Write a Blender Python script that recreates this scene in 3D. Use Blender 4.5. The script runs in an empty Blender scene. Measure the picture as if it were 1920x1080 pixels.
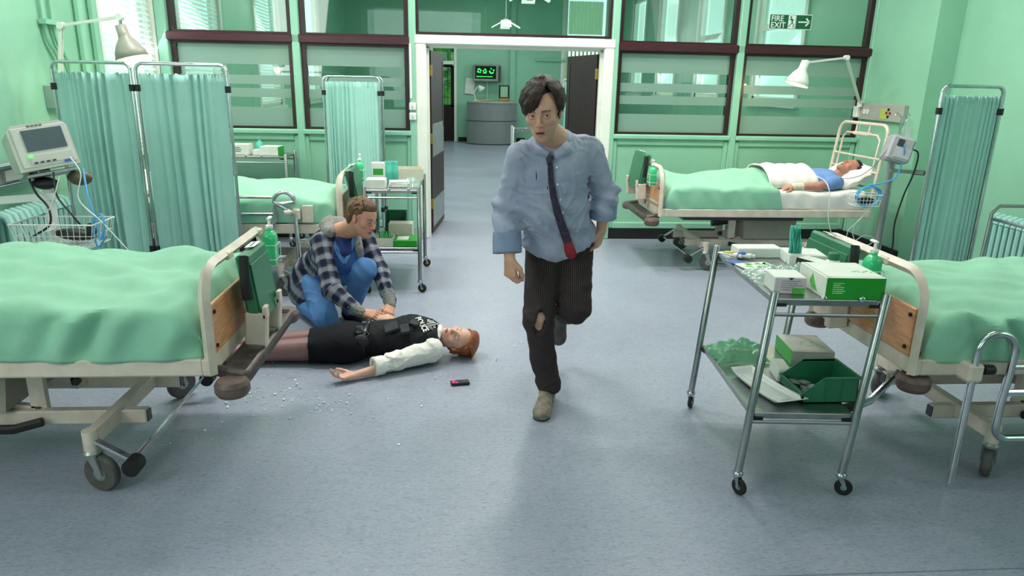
import bpy, math, random
import numpy as np
from mathutils import Vector, Matrix, Euler
from math import sin, cos, pi, radians, sqrt
R_ = random.Random(7)
scene = bpy.context.scene
COL = scene.collection

# ------------------------------------------------------------ camera
cam_d = bpy.data.cameras.new('camera'); cam = bpy.data.objects.new('camera', cam_d); COL.objects.link(cam)
cam_d.sensor_width = 36; cam_d.lens = 24.75; cam_d.clip_start = .05
_y, _p, _r = radians(-4.4), radians(-16.3), radians(1.2)
_f = Vector((-sin(_y)*cos(_p), cos(_y)*cos(_p), sin(_p)))
_rt = Vector((cos(_y), sin(_y), 0)); _up = _rt.cross(_f)
_R = _rt*cos(_r)+_up*sin(_r); _U = -_rt*sin(_r)+_up*cos(_r)
M_ = Matrix.Identity(4)
for i in range(3): M_[i][0] = _R[i]; M_[i][1] = _U[i]; M_[i][2] = -_f[i]
M_[2][3] = 1.65
cam.matrix_world = M_
scene.camera = cam
scene.view_settings.view_transform = 'Standard'
scene.view_settings.look = 'None'
scene.view_settings.gamma = 1
scene.view_settings.use_curve_mapping = False
scene.view_settings.exposure = -0.05
scene.cycles.max_bounces = 8
scene.cycles.diffuse_bounces = 4
scene.cycles.transparent_max_bounces = 16
scene.cycles.sample_clamp_indirect = 6
scene.cycles.use_denoising = True
# ------------------------------------------------------------ world
w = bpy.data.worlds.new('sky'); scene.world = w; w.use_nodes = True
w.node_tree.nodes['Background'].inputs[0].default_value = (.93, .97, 1, 1)
w.node_tree.nodes['Background'].inputs[1].default_value = 1.6
# ------------------------------------------------------------ lights
def area(name, loc, size, power, target=None, color=(1, 1, 1), sy=None, spread=180):
    d = bpy.data.lights.new(name, 'AREA'); o = bpy.data.objects.new(name, d); COL.objects.link(o)
    d.energy = power; d.size = size; d.color = color; d.shape = 'RECTANGLE'; d.size_y = sy or size; d.spread = radians(spread)
    o.location = loc
    v = (Vector(target)-Vector(loc)) if target else Vector((0, 0, -1))
    o.rotation_euler = v.to_track_quat('-Z', 'Y').to_euler()
    return o
DAY = (1, .975, .96)
# ceiling lamps out of view, added to light the ward and the room beyond
for (x, y, p) in ((-1.4, 1.2, 5), (2.6, 1.2, 4), (-1.6, 4.9, 88), (2.6, 5.2, 78), (.6, 6.0, 70), (.6, 2.6, 14)):
    area('ceiling_lamp_light', (x, y, 3.93), 1.5, p, color=(1, .955, .90), sy=.35)
area('ceiling_lamp_light', (.78, 7.15, 3.93), .3, 46, color=(1, .97, .93), sy=.6)  # added lamp with no fitting, for the bright streak on the floor
for (x, y, p) in ((-1.2, 10.5, 34), (2.6, 10.5, 34), (.6, 14, 40), (.6, 18, 34)):
    area('ceiling_lamp_light', (x, y, 3.93), 1.5, p, color=(.97, 1, .93), sy=.4)
# daylight at the visible windows, plus added fill from beside and behind the camera
area('window_daylight', (-2.9, 7.05, 2.5), .9, 26, (0, 5.5, .8), DAY, 2.0)
area('window_daylight', (-3.2, .4, 2.4), 1.4, 52, (.6, 3.6, 1.2), DAY, 2.0)  # added front fill from the left, out of view
area('window_daylight', (4.5, .8, 2.4), 1.4, 9, (.8, 4.5, .6), DAY, 2.0)
area('window_daylight', (-.9, -3.3, 2.3), 2.4, 13, (.8, 5.5, .9), DAY, 2.0)
for y in (10.3, 13.2, 16.0): area('window_daylight', (4.36, y, 2.5), 1.1, 60, (.5, y-1, .5), DAY, 2)
for y in (9.2, 12.2): area('window_daylight', (-3.0, y, 2.5), 1.1, 45, (.8, y-1, .5), DAY, 2)

# ------------------------------------------------------------ materials
def lin(c): return tuple(((v/255)/12.92 if v/255 <= .04045 else ((v/255+.055)/1.055)**2.4) for v in c)
MATS = {}
def N(nt, t, **kw):
    n = nt.nodes.new(t)
    for k, v in kw.items():
        if k in n.inputs: n.inputs[k].default_value = v
        else: setattr(n, k, v)
    return n
def mat(name, col, rough=.5, metal=0, var=.08, vs=6, bump=0, bs=60, stretch=(1, 1, 1), spec=.5, sheen=0, trans=0, emit=0, sss=0, col2=None, coat=0, attr=None):
    if name in MATS: return MATS[name]
    m = bpy.data.materials.new(name); m.use_nodes = True; nt = m.node_tree; b = nt.nodes['Principled BSDF']
    L = nt.links.new
    c = lin(col); b.inputs['Roughness'].default_value = rough; b.inputs['Metallic'].default_value = metal
    b.inputs['Specular IOR Level'].default_value = spec
    if sheen: b.inputs['Sheen Weight'].default_value = sheen
    if trans: b.inputs['Transmission Weight'].default_value = trans
    if coat: b.inputs['Coat Weight'].default_value = coat
    if sss:
        b.inputs['Subsurface Weight'].default_value = sss; b.inputs['Subsurface Radius'].default_value = (.5, .2, .1); b.inputs['Subsurface Scale'].default_value = .01
    tc = N(nt, 'ShaderNodeTexCoord'); mp = N(nt, 'ShaderNodeMapping'); mp.inputs['Scale'].default_value = stretch
    L(tc.outputs['Object'], mp.inputs['Vector'])
    n = N(nt, 'ShaderNodeTexNoise', Scale=vs, Detail=4.0, Roughness=.6); L(mp.outputs[0], n.inputs['Vector'])
    mx = N(nt, 'ShaderNodeMix', data_type='RGBA')
    c2 = lin(col2) if col2 else tuple(min(1, v*(1-var)) for v in c); c1 = c if col2 else tuple(min(1, v*(1+var)) for v in c)
    mx.inputs['A'].default_value = (*c1, 1) if False else mx.inputs['A'].default_value
    mx.inputs[6].default_value = (*c1, 1); mx.inputs[7].default_value = (*c2, 1)
    rp = N(nt, 'ShaderNodeMapRange'); rp.inputs[1].default_value = .35; rp.inputs[2].default_value = .65
    L(n.outputs['Fac'], rp.inputs[0]); L(rp.outputs[0], mx.inputs[0])
    out = mx.outputs[2]
    if attr:
        a = N(nt, 'ShaderNodeVertexColor', layer_name=attr); m2 = N(nt, 'ShaderNodeMix', data_type='RGBA', blend_type='MULTIPLY')
        m2.inputs[0].default_value = 1; L(out, m2.inputs[6]); L(a.outputs[0], m2.inputs[7]); out = m2.outputs[2]
    L(out, b.inputs['Base Color'])
    if emit:
        L(out, b.inputs['Emission Color']); b.inputs['Emission Strength'].default_value = emit
    if bump:
        n2 = N(nt, 'ShaderNodeTexNoise', Scale=bs, Detail=3.0); L(mp.outputs[0], n2.inputs['Vector'])
        bp = N(nt, 'ShaderNodeBump', Strength=bump, Distance=.01); L(n2.outputs['Fac'], bp.inputs['Height']); L(bp.outputs[0], b.inputs['Normal'])
    MATS[name] = m; return m
def thin_glass(name, tint=(235, 245, 240), refl=.12, alpha=0.0, rough=.02):
    m = bpy.data.materials.new(name); m.use_nodes = True; nt = m.node_tree; nt.nodes.clear(); L = nt.links.new
    o = N(nt, 'ShaderNodeOutputMaterial'); t = N(nt, 'ShaderNodeBsdfTransparent'); t.inputs[0].default_value = (*lin(tint), 1)
    g = N(nt, 'ShaderNodeBsdfGlossy', Roughness=rough); f = N(nt, 'ShaderNodeLayerWeight', Blend=.25)
    mr = N(nt, 'ShaderNodeMapRange'); mr.inputs[3].default_value = refl; mr.inputs[4].default_value = .4
    L(f.outputs['Fresnel'], mr.inputs[0])
    s = N(nt, 'ShaderNodeMixShader'); L(mr.outputs[0], s.inputs[0]); L(t.outputs[0], s.inputs[1]); L(g.outputs[0], s.inputs[2])
    L(s.outputs[0], o.inputs[0]); MATS[name] = m; return m
def film_mat(name, col, clear=.15, rough=.35):
    m = bpy.data.materials.new(name); m.use_nodes = True; nt = m.node_tree; nt.nodes.clear(); L = nt.links.new
    o = N(nt, 'ShaderNodeOutputMaterial'); d = N(nt, 'ShaderNodeBsdfDiffuse'); tl = N(nt, 'ShaderNodeBsdfTranslucent'); t = N(nt, 'ShaderNodeBsdfTransparent')
    for q in (d, tl): q.inputs[0].default_value = (*lin(col), 1)
    g = N(nt, 'ShaderNodeBsdfGlossy', Roughness=rough)
    a = N(nt, 'ShaderNodeMixShader'); a.inputs[0].default_value = .5; L(d.outputs[0], a.inputs[1]); L(tl.outputs[0], a.inputs[2])
    c = N(nt, 'ShaderNodeMixShader'); c.inputs[0].default_value = .08 if clear < .5 else .4; L(a.outputs[0], c.inputs[1]); L(g.outputs[0], c.inputs[2])
    e = N(nt, 'ShaderNodeMixShader'); e.inputs[0].default_value = clear; L(c.outputs[0], e.inputs[1]); L(t.outputs[0], e.inputs[2])
    L(e.outputs[0], o.inputs[0]); MATS[name] = m; return m

# ------------------------------------------------------------ mesh builder
def rotm(rx=0, ry=0, rz=0): return Euler((radians(rx), radians(ry), radians(rz))).to_matrix()
class MB:
    def __init__(s): s.v = []; s.f = []; s.m = []; s.sm = []; s.cur = 0; s.X = None
    def add(s, vs, fs, smooth=True):
        o = len(s.v)
        if s.X is not None: vs = [s.X @ Vector(q) for q in vs]
        s.v.extend(tuple(q) for q in vs); s.f.extend(tuple(i+o for i in f) for f in fs)
        s.m.extend([s.cur]*len(fs)); s.sm.extend([smooth]*len(fs)); return s
    def box(s, c, d, r=None, b=0.0):
        hx, hy, hz = d[0]/2, d[1]/2, d[2]/2; c = Vector(c); b = min(b, hx*.9, hy*.9, hz*.9)
        vs = []; fs = []
        if b <= 0:
            for x in (-1, 1):
                for y in (-1, 1):
                    for z in (-1, 1): vs.append(Vector((x*hx, y*hy, z*hz)))
            fs = [(0, 1, 3, 2), (4, 6, 7, 5), (0, 4, 5, 1), (2, 3, 7, 6), (0, 2, 6, 4), (1, 5, 7, 3)]
        else:
            idx = {}
            for x in (-1, 1):
                for y in (-1, 1):
                    for z in (-1, 1):
                        for k in range(3):
                            p = [x*(hx-b), y*(hy-b), z*(hz-b)]; p[k] = (x, y, z)[k]*(hx, hy, hz)[k]
                            idx[(x, y, z, k)] = len(vs); vs.append(Vector(p))
                        fs.append([idx[(x, y, z, k)] for k in ((0, 1, 2) if x*y*z > 0 else (0, 2, 1))])
            for k in range(3):
                a, e = [q for q in range(3) if q != k]
                for sg in (-1, 1):
                    q = []
                    for (u, v) in ((-1, -1), (1, -1), (1, 1), (-1, 1)):
                        t = [0, 0, 0]; t[k] = sg; t[a] = u; t[e] = v; q.append(idx[(*t, k)])
                    if (sg > 0) != (k != 1): q.reverse()
                    fs.append(q)
                for u in (-1, 1):
                    for v in (-1, 1):
                        q = []
                        for (sg, kk) in ((-1, a), (1, a), (1, e), (-1, e)):
                            t = [0, 0, 0]; t[k] = sg; t[a] = u; t[e] = v; q.append(idx[(*t, kk)])
                        if (u*v > 0) != (k != 1): q.reverse()
                        fs.append(q)
        if r is not None: vs = [r @ q for q in vs]
        return s.add([q+c for q in vs], fs, False)
    def tube(s, pts, r, seg=10, cap=True, closed=False, flat=None):
        P = [Vector(p) for p in pts]; n = len(P); vs = []; fs = []
        rr = r if isinstance(r, (list, tuple)) else [r]*n
        prev = None
        for i in range(n):
            if closed: t = (P[(i+1) % n]-P[i-1])
            else: t = P[min(i+1, n-1)]-P[max(i-1, 0)]
            t.normalize()
            if prev is None:
                u = t.orthogonal().normalized() if abs(t.z) > .9 or flat is None else Vector((0, 0, 1)).cross(t).normalized()
            else: u = (prev-t*prev.dot(t)).normalized()
            prev = u; v = t.cross(u)
            for k in range(seg):
                a = 2*pi*(k+.5)/seg
                vs.append(P[i]+(u*cos(a)+v*sin(a))*rr[i])
        for i in range(n if closed else n-1):
            j = (i+1) % n
            for k in range(seg):
                k2 = (k+1) % seg; fs.append((i*seg+k, i*seg+k2, j*seg+k2, j*seg+k))
        if cap and not closed: fs.append(tuple(range(seg-1, -1, -1))); fs.append(tuple((n-1)*seg+k for k in range(seg)))
        return s.add(vs, fs, seg > 4)
    def bar(s, a, b, wd, ht, up=(0, 0, 1)):
        a = Vector(a); b = Vector(b); t = (b-a).normalized(); u = Vector(up).cross(t).normalized(); v = t.cross(u)
        vs = [q+u*x*wd/2+v*y*ht/2 for q in (a, b) for (x, y) in ((-1, -1), (1, -1), (1, 1), (-1, 1))]
        return s.add(vs, [(0, 3, 2, 1), (4, 5, 6, 7), (0, 1, 5, 4), (1, 2, 6, 5), (2, 3, 7, 6), (3, 0, 4, 7)], False)
    def cyl(s, a, b, r0, r1=None, seg=16): return s.tube([a, b], [r0, r0 if r1 is None else r1], seg)
    def lathe(s, prof, c=(0, 0, 0), r=None, seg=24, caps=True):
        c = Vector(c); vs = []; fs = []; n = len(prof)
        for (rad, z) in prof:
            for k in range(seg):
                a = 2*pi*k/seg; q = Vector((rad*cos(a), rad*sin(a), z)); vs.append((r @ q if r else q)+c)
        for i in range(n-1):
            for k in range(seg):
                k2 = (k+1) % seg; fs.append((i*seg+k, i*seg+k2, (i+1)*seg+k2, (i+1)*seg+k))
        if caps: fs.append(tuple(range(seg-1, -1, -1))); fs.append(tuple((n-1)*seg+k for k in range(seg)))
        return s.add(vs, fs)
    def prism(s, poly, a, b, axis='z', smooth=False):
        n = len(poly)
        def P(u, v, w): return {'z': (u, v, w), 'y': (u, w, v), 'x': (w, u, v)}[axis]
        vs = [P(u, v, a) for u, v in poly]+[P(u, v, b) for u, v in poly]
        fs = [tuple(range(n)), tuple(range(2*n-1, n-1, -1))]+[(i, i+n, (i+1) % n+n, (i+1) % n) for i in range(n)]
        return s.add(vs, fs, smooth)
    def grid(s, fn, nu, nv, closed_u=False):
        vs = [fn(i/nu if closed_u else i/(nu-1), j/(nv-1)) for j in range(nv) for i in range(nu)]; fs = []
        for j in range(nv-1):
            for i in range(nu if closed_u else nu-1):
                i2 = (i+1) % nu; fs.append((j*nu+i, j*nu+i2, (j+1)*nu+i2, (j+1)*nu+i))
        return s.add(vs, fs)
    def ball(s, c, r, seg=14, rot=None):
        r = (r, r, r) if not isinstance(r, (tuple, list)) else r; c = Vector(c)
        def fn(u, v):
            a = 2*pi*u; b = pi*(v*.996+.002); q = Vector((r[0]*cos(a)*sin(b), r[1]*sin(a)*sin(b), -r[2]*cos(b)))
            return (rot @ q if rot else q)+c
        return s.grid(fn, seg, seg//2+2, True)
    def build(s, name, m, parent=None, thick=0, **tags):
        me = bpy.data.meshes.new(name); me.from_pydata(s.v, [], s.f); me.update()
        for q in (m if isinstance(m, (list, tuple)) else [m]): me.materials.append(q)
        me.polygons.foreach_set('material_index', s.m); me.polygons.foreach_set('use_smooth', s.sm)
        o = bpy.data.objects.new(name, me); COL.objects.link(o)
        try: me.set_sharp_from_angle(angle=radians(42))
        except Exception: pass
        if parent is not None: o.parent = parent
        if thick:
            sd = o.modifiers.new('thickness', 'SOLIDIFY'); sd.thickness = thick; sd.offset = 0
        for k, v in tags.items(): o[k] = v
        return o
def box(name, c, d, m, parent=None, b=0, r=None, **t): return MB().box(c, d, r, b).build(name, m, parent, **t)
def tube(name, pts, r, m, parent=None, seg=8, **t): return MB().tube(pts, r, seg).build(name, m, parent, **t)
def thing(name, label, cat, loc=(0, 0, 0), rz=0, group=None, **t):
    o = bpy.data.objects.new(name, None); COL.objects.link(o); o.location = loc; o.rotation_euler = (0, 0, radians(rz))
    o.empty_display_size = .1
    o['label'] = label; o['category'] = cat
    if group: o['group'] = group
    for k, v in t.items(): o[k] = v
    return o
def tag(o, label, cat, group=None):
    o['label'] = label; o['category'] = cat
    if group: o['group'] = group
    return o
def copy_tree(o, parent=None):
    c = o.copy(); COL.objects.link(c); c.parent = parent
    for ch in list(o.children): copy_tree(ch, c)
    return c
def arc(c, r, a0, a1, n, plane='xz'):
    out = []
    for i in range(n+1):
        a = radians(a0+(a1-a0)*i/n); u, v = r*cos(a), r*sin(a)
        out.append({'xz': (c[0]+u, c[1], c[2]+v), 'yz': (c[0], c[1]+u, c[2]+v), 'xy': (c[0]+u, c[1]+v, c[2])}[plane])
    return out
def spline(pts, n=6):
    P = [Vector(p) for p in pts]; P = [P[0]*2-P[1]]+P+[P[-1]*2-P[-2]]; out = []
    for i in range(1, len(P)-2):
        for k in range(n):
            t = k/n; a, b, c, d = P[i-1:i+3]
            out.append(.5*((2*b)+(c-a)*t+(2*a-5*b+4*c-d)*t*t+(3*b-a-3*c+d)*t**3))
    out.append(P[-2]); return out
def noise3(x, y, z, s=1.0, seed=0):
    x, y, z = x*s, y*s, z*s
    return (np.sin(x*1.7+seed+1.3*np.sin(y*1.1+seed*2))+np.sin(y*2.1+1.7*np.sin(z*1.3+seed))+np.sin(z*1.9+1.1*np.sin(x*1.6-seed)))/3
def text(name, body, loc, size, m, parent=None, rot=(90, 0, 0), ext=.0008, align='LEFT', sx=1, bold=0):
    c = bpy.data.curves.new(name, 'FONT'); c.body = body; c.size = size; c.extrude = ext; c.align_x = align; c.offset = bold
    o = bpy.data.objects.new(name, c); COL.objects.link(o)
    bpy.context.view_layer.update(); dg = bpy.context.evaluated_depsgraph_get()
    me = bpy.data.meshes.new_from_object(o.evaluated_get(dg)); bpy.data.objects.remove(o)
    me.materials.clear(); me.materials.append(m)
    t = bpy.data.objects.new(name, me); COL.objects.link(t); t.location = loc; t.rotation_euler = [radians(a) for a in rot]; t.scale = (sx, 1, 1)
    if parent is not None: t.parent = parent
    return t

# palette
GREEN = mat('painted wall green', (142, 196, 168), .45, var=.05, vs=1.5, bump=.12, bs=25)
GREEN_D = mat('gloss trim green', (144, 198, 172), .3, var=.04, vs=3)
WHITE_P = mat('white gloss paint', (228, 232, 222), .35, var=.04, vs=4)
CREAM = mat('cream enamel', (212, 198, 184), .38, var=.10, vs=9, bump=.05, bs=30)
MAROON = mat('dark red stained wood', (62, 22, 30), .35, var=.25, vs=8, stretch=(1, 8, 8))
DARKW = mat('dark brown door wood', (46, 28, 30), .5, var=.2, vs=6, stretch=(6, 6, 1), spec=.2)
BLACK = mat('black rubber', (20, 20, 22), .55, var=.3)
CHROME = mat('polished chrome', (205, 208, 212), .16, 1, var=.08, vs=20)
STEEL = mat('brushed stainless steel', (168, 170, 172), .28, 1, var=.12, vs=14, bump=.04, bs=200, stretch=(1, 12, 1))
ALU = mat('dull grey aluminium', (160, 166, 165), .4, .7, var=.1)
KICK = mat('scuffed steel plate', (140, 144, 146), .42, .55, var=.18, vs=10, bump=.15, bs=18)
CLOTH = mat('mint woven blanket', (152, 210, 180), .95, var=.07, vs=5, bump=.5, bs=420, sheen=.25, spec=.1)
SCREENC = mat('pale jade curtain cloth', (164, 212, 202), .9, var=.04, vs=4, bump=.2, bs=300, spec=.1)
SHEET = mat('white cotton sheet', (236, 232, 228), .9, var=.03, bump=.2, bs=60, spec=.1)
WOODP = mat('light varnished wood', (204, 142, 96), .35, var=.22, vs=4, stretch=(3, 3, 26), coat=.3)
GRUB = mat('dark greasy metal', (88, 80, 78), .45, .5, var=.25, vs=20)
DGREEN = mat('dark green plastic board', (40, 112, 78), .35, var=.08)
LGREEN = mat('bright green soap', (60, 200, 130), .2, var=.05, spec=.6)
WHITEPL = mat('white plastic', (228, 230, 228), .35, var=.04)
GREYPL = mat('warm grey plastic', (196, 196, 188), .4, var=.05)
DGREY = mat('dark grey plastic', (54, 56, 60), .4, var=.15)
TYRE = mat('grey rubber tyre', (84, 82, 80), .6, var=.2, vs=30)
BUMPER = mat('worn brown rubber buffer', (98, 78, 74), .5, var=.2, vs=20)
BOXG = mat('printed green card', (30, 150, 40), .4, var=.08)
BOXW = mat('white card', (222, 226, 218), .5, var=.05)
FILMW = film_mat('clear crinkled plastic film', (206, 236, 222), .62, rough=.15)
TEAL = mat('teal paper wrap', (92, 196, 176), .6, var=.15, vs=14)
GLASS = thin_glass('window glass', (226, 238, 232), .05)
SCRG = thin_glass('clear glass shard', (220, 240, 235), .4, rough=.05)
INK = mat('black print', (30, 30, 34), .6, var=.1)
BLIND = mat('white blind slat', (236, 238, 236), .5, var=.03)
SKYP = mat('overcast sky glow', (235, 248, 255), .6, var=.02, emit=2.2)
BULB = mat('lit lamp bulb', (255, 226, 120), .4, var=.02, emit=5)
# ============================================================ THE ROOM
YP = 7.65
def st(o): o['kind'] = 'structure'; return o
def S(name): o = bpy.data.objects.new(name, None); COL.objects.link(o); o['kind'] = 'structure'; return o
# floor material: speckled blue-grey vinyl
def floor_mat():
    m = mat('speckled blue grey vinyl', (149, 154, 170), .3, var=.05, vs=1.2, bump=.05, bs=90, spec=.45)
    nt = m.node_tree; L = nt.links.new; b = nt.nodes['Principled BSDF']; src = b.inputs['Base Color'].links[0].from_socket
    tc = N(nt, 'ShaderNodeTexCoord'); mp = N(nt, 'ShaderNodeMapping'); mp.inputs['Scale'].default_value = (1, 3.2, 1); L(tc.outputs['Object'], mp.inputs[0])
    cur = src
    for sc, col, lo, hi, am in ((34, (104, 112, 138), .55, .62, .55), (47, (176, 190, 204), .57, .64, .5), (60, (186, 148, 140), .63, .68, .55), (9, (120, 134, 156), .5, .7, .4), (80, (90, 96, 120), .6, .66, .5)):
        n = N(nt, 'ShaderNodeTexNoise', Scale=float(sc), Detail=3.0, Roughness=.7); L(mp.outputs[0], n.inputs['Vector'])
        r = N(nt, 'ShaderNodeMapRange'); r.inputs[1].default_value = lo; r.inputs[2].default_value = hi; r.inputs[4].default_value = am
        L(n.outputs['Fac'], r.inputs[0]); x = N(nt, 'ShaderNodeMix', data_type='RGBA'); L(r.outputs[0], x.inputs[0]); L(cur, x.inputs[6]); x.inputs[7].default_value = (*lin(col), 1); cur = x.outputs[2]
    L(cur, b.inputs['Base Color'])
    n = N(nt, 'ShaderNodeTexNoise', Scale=2.5, Detail=5.0); L(tc.outputs['Object'], n.inputs['Vector'])
    r = N(nt, 'ShaderNodeMapRange'); r.inputs[3].default_value = .22; r.inputs[4].default_value = .42; L(n.outputs['Fac'], r.inputs[0]); L(r.outputs[0], b.inputs['Roughness'])
    return m
st(box('floor', (.6, 8.5, -.05), (9, 26, .1), floor_mat()))
st(box('ceiling', (.6, 8.5, 4.05), (9, 26, .1), mat('matt white ceiling', (226, 232, 226), .8, var=.02)))
# seam of the vinyl sheets
st(box('trim_1', (.5, 2.02, .0006), (7.4, .004, .0012), mat('seam', (112, 124, 140), .5)))
H = 4.0
def wall_with_holes(name, axis, pos, thick, a0, a1, holes, m):
    """a wall along Y (axis x = pos) or along X (axis y = pos); holes (b0,b1,z0,z1)"""
    q = MB(); hs = sorted(holes); cur = a0
    def bx(u0, u1, z0, z1):
        if u1-u0 < 1e-4 or z1-z0 < 1e-4: return
        c = (pos, (u0+u1)/2, (z0+z1)/2) if axis == 'x' else ((u0+u1)/2, pos, (z0+z1)/2)
        d = (thick, u1-u0, z1-z0) if axis == 'x' else (u1-u0, thick, z1-z0)
        q.box(c, d)
    for (u0, u1, z0, z1) in hs:
        bx(cur, u0, 0, H); bx(u0, u1, 0, z0); bx(u0, u1, z1, H); cur = u1
    bx(cur, a1, 0, H)
    return st(q.build(name, m))
WL = [(6.45, 7.55, 1.0, 3.6)]
wall_with_holes('wall_left', 'x', -3.15, .3, 4.35, YP, WL, GREEN)
WB = [(-.4, 1.2, 1.1, 3.4)]
wall_with_holes('wall_left_recess', 'x', -3.6, .3, -4, 4.5, WB, GREEN)
st(box('wall_left_return', (-3.38, 4.43, 2), (.4, .15, 4), GREEN))
wall_with_holes('wall_right', 'x', 4.51, .3, 6.57, YP, [], GREEN)
wall_with_holes('wall_right_recess', 'x', 4.76, .3, -4, 6.6, [(0, 1.6, 1.1, 3.4)], GREEN)
wall_with_holes('wall_back', 'y', -4.05, .3, -3.75, 4.9, [(-2.4, .6, .9, 3.4)], GREEN)
# far room shell
FL = [(8.5, 9.9, 1.2, 3.7), (11.6, 13.0, 1.2, 3.7), (15.2, 16.6, 1.2, 3.7)]
FR = [(9.5, 11.0, 1.45, 3.7), (12.5, 13.8, 1.45, 3.7), (15.2, 16.6, 1.45, 3.7), (17.9, 19.2, 1.45, 3.7)]
wall_with_holes('wall_far_left', 'x', -3.25, .3, YP+.06, 21.0, FL, GREEN)
wall_with_holes('wall_far_right', 'x', 4.65, .3, YP+.06, 21.0, FR, GREEN)
wall_with_holes('wall_far', 'y', 20.65, .3, -3.1, 4.5, [(-.78, -.12, 0, 2.75), (2.9, 4.1, 1.1, 4.0)], GREEN)
st(box('wall_far_pilaster', (1.46, 20.44, 2), (.14, .12, 4), GREEN_D))
# daylight behind the windows: sky panels seen through the panes (they glow as the overcast sky does)
def window_unit(n, axis, pos, inward, b0, b1, z0, z1, blind=True, transom=None, slats=40, bz0=None, parent=None, tilt=35, cover=1.0):
    o = S('window_%d' % n) if parent is None else parent
    def P(u, w, z): return (pos+w*inward, u, z) if axis == 'x' else (u, pos+w*inward, z)
    def D(du, dw, dz): return (dw, du, dz) if axis == 'x' else (du, dw, dz)
    q = MB(); t = .07; um = (b0+b1)/2; zm = (z0+z1)/2
    for u in (b0+t/2, b1-t/2): q.box(P(u, -.05, zm), D(t, .09, z1-z0))
    for z in (z0+t/2, z1-t/2): q.box(P(um, -.05, z), D(b1-b0, .09, t))
    if transom: q.box(P(um, -.045, transom), D(b1-b0-2*t, .1, .08))
    q.build('window_frame', WHITE_P, o)
    q = MB()
    for u in (b0-.04, b1+.04): q.box(P(u, .012, zm), D(.09, .03, z1-z0+.1))
    q.box(P(um, .03, z0-.04), D(b1-b0+.22, .08, .05)); q.build('window_sill', WHITE_P, o)
    box('pane', P(um, -.06, zm), D(b1-b0-2*t, .006, z1-z0-2*t), GLASS, o)
    box('sky_view', P(um, -.13, zm), D(b1-b0, .01, z1-z0), SKYP, o)
    if blind:
        zb = bz0 or z0+.03
        k = 0; z = z1-.06; nb = int((z1-zb)/.05)
        for i in range(nb):
            zz = zb+(i+.5)*.05
            r = rotm(0, tilt*inward, 0) if axis == 'x' else rotm(-tilt*inward, 0, 0)
            MB().box(P(um, .0, zz), D((b1-b0-.1)*cover, .048, .0025), r).build('slat', BLIND, o)
    return o
window_unit(1, 'x', -3.0, 1, 6.45, 7.55, 1.0, 3.6, tilt=38)
window_unit(2, 'x', -3.45, 1, -.4, 1.2, 1.1, 3.4, blind=False)
window_unit(3, 'x', 4.61, -1, 0, 1.6, 1.1, 3.4, blind=False)
window_unit(4, 'y', -3.9, 1, -2.4, .6, .9, 3.4, blind=False)
for i, (a, b, c, d) in enumerate(FL): window_unit(5+i, 'x', -3.1, 1, a, b, c, d, tilt=38, blind=i < 2)
for i, (a, b, c, d) in enumerate(FR): window_unit(8+i, 'x', 4.5, -1, a, b, c, d, blind=False, transom=2.5)
wf = window_unit(12, 'y', 20.5, -1, 2.9, 4.1, 1.1, 4.0, blind=False, transom=2.8)
q = MB()
def cf(u, v): return (2.98+u*.94, 20.42+.03*sin(u*60), 2.95+v*.85)
MB().grid(cf, 90, 3).build('curtain', film_mat('sunlit net curtain', (190, 216, 176), .1), wf)
q = MB(); [q.box((2.98+.11*k, 20.43, 2.0), (.05, .012, 1.5)) for k in range(9)]
q.build('vertical_blind', film_mat('faded olive blind strip', (186, 200, 150), .05), wf)
# --- partition between the two rooms
wp = S('wall_front')
MB().box((-1.67, YP, .56), (2.5, .10, 1.1)).build('panel_backing', GREEN, wp)
MB().box((2.96, YP, .56), (2.82, .10, 1.1)).build('panel_backing', GREEN, wp)
SP = [(-2.86, -1.66), (-1.61, -.50), (1.63, 2.90), (2.97, 4.33)]
for (a, b) in SP:
    q = MB(); y = YP-.06; m = .05
    for (u0, u1) in ((a, a+m), (b-m, b)): q.box(((u0+u1)/2, y, .6), (m, .03, .96), b=.008)
    for z in (.15, 1.06): q.box(((a+b)/2, y, z), (b-a-2*m, .03, m+.02), b=.008)
    q.build('moulding', GREEN_D, wp)
    MB().box(((a+b)/2, YP-.075, 1.115), (b-a, .07, .05), b=.01).build('ledge', GREEN_D, wp)
for x, wd in ((-2.92, .1), (-1.635, .075), (-.48, .07), (1.6, .075), (2.935, .075), (4.4, .12)):
    MB().box((x, YP-.045, 2), (wd, .1, 4), b=.008).build('post', GREEN_D, wp)
st(box('baseboard_front', (-1.7, YP-.065, .055), (2.5, .03, .11), BLACK)); st(box('baseboard_front.001', (2.98, YP-.065, .055), (2.8, .03, .11), BLACK))
st(box('baseboard_left', (-2.985, 6.0, .055), (.03, 3.2, .11), BLACK)); st(box('baseboard_right', (4.345, 7.1, .055), (.03, 1.1, .11), BLACK))
st(box('baseboard_far', (.9, 20.48, .06), (1.9, .03, .12), DARKW))
st(box('baseboard_right.001', (4.595, 3.0, .055), (.03, 7, .11), BLACK))
film = film_mat('frosted privacy film', (168, 198, 186), .10)
wn = 13
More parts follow.
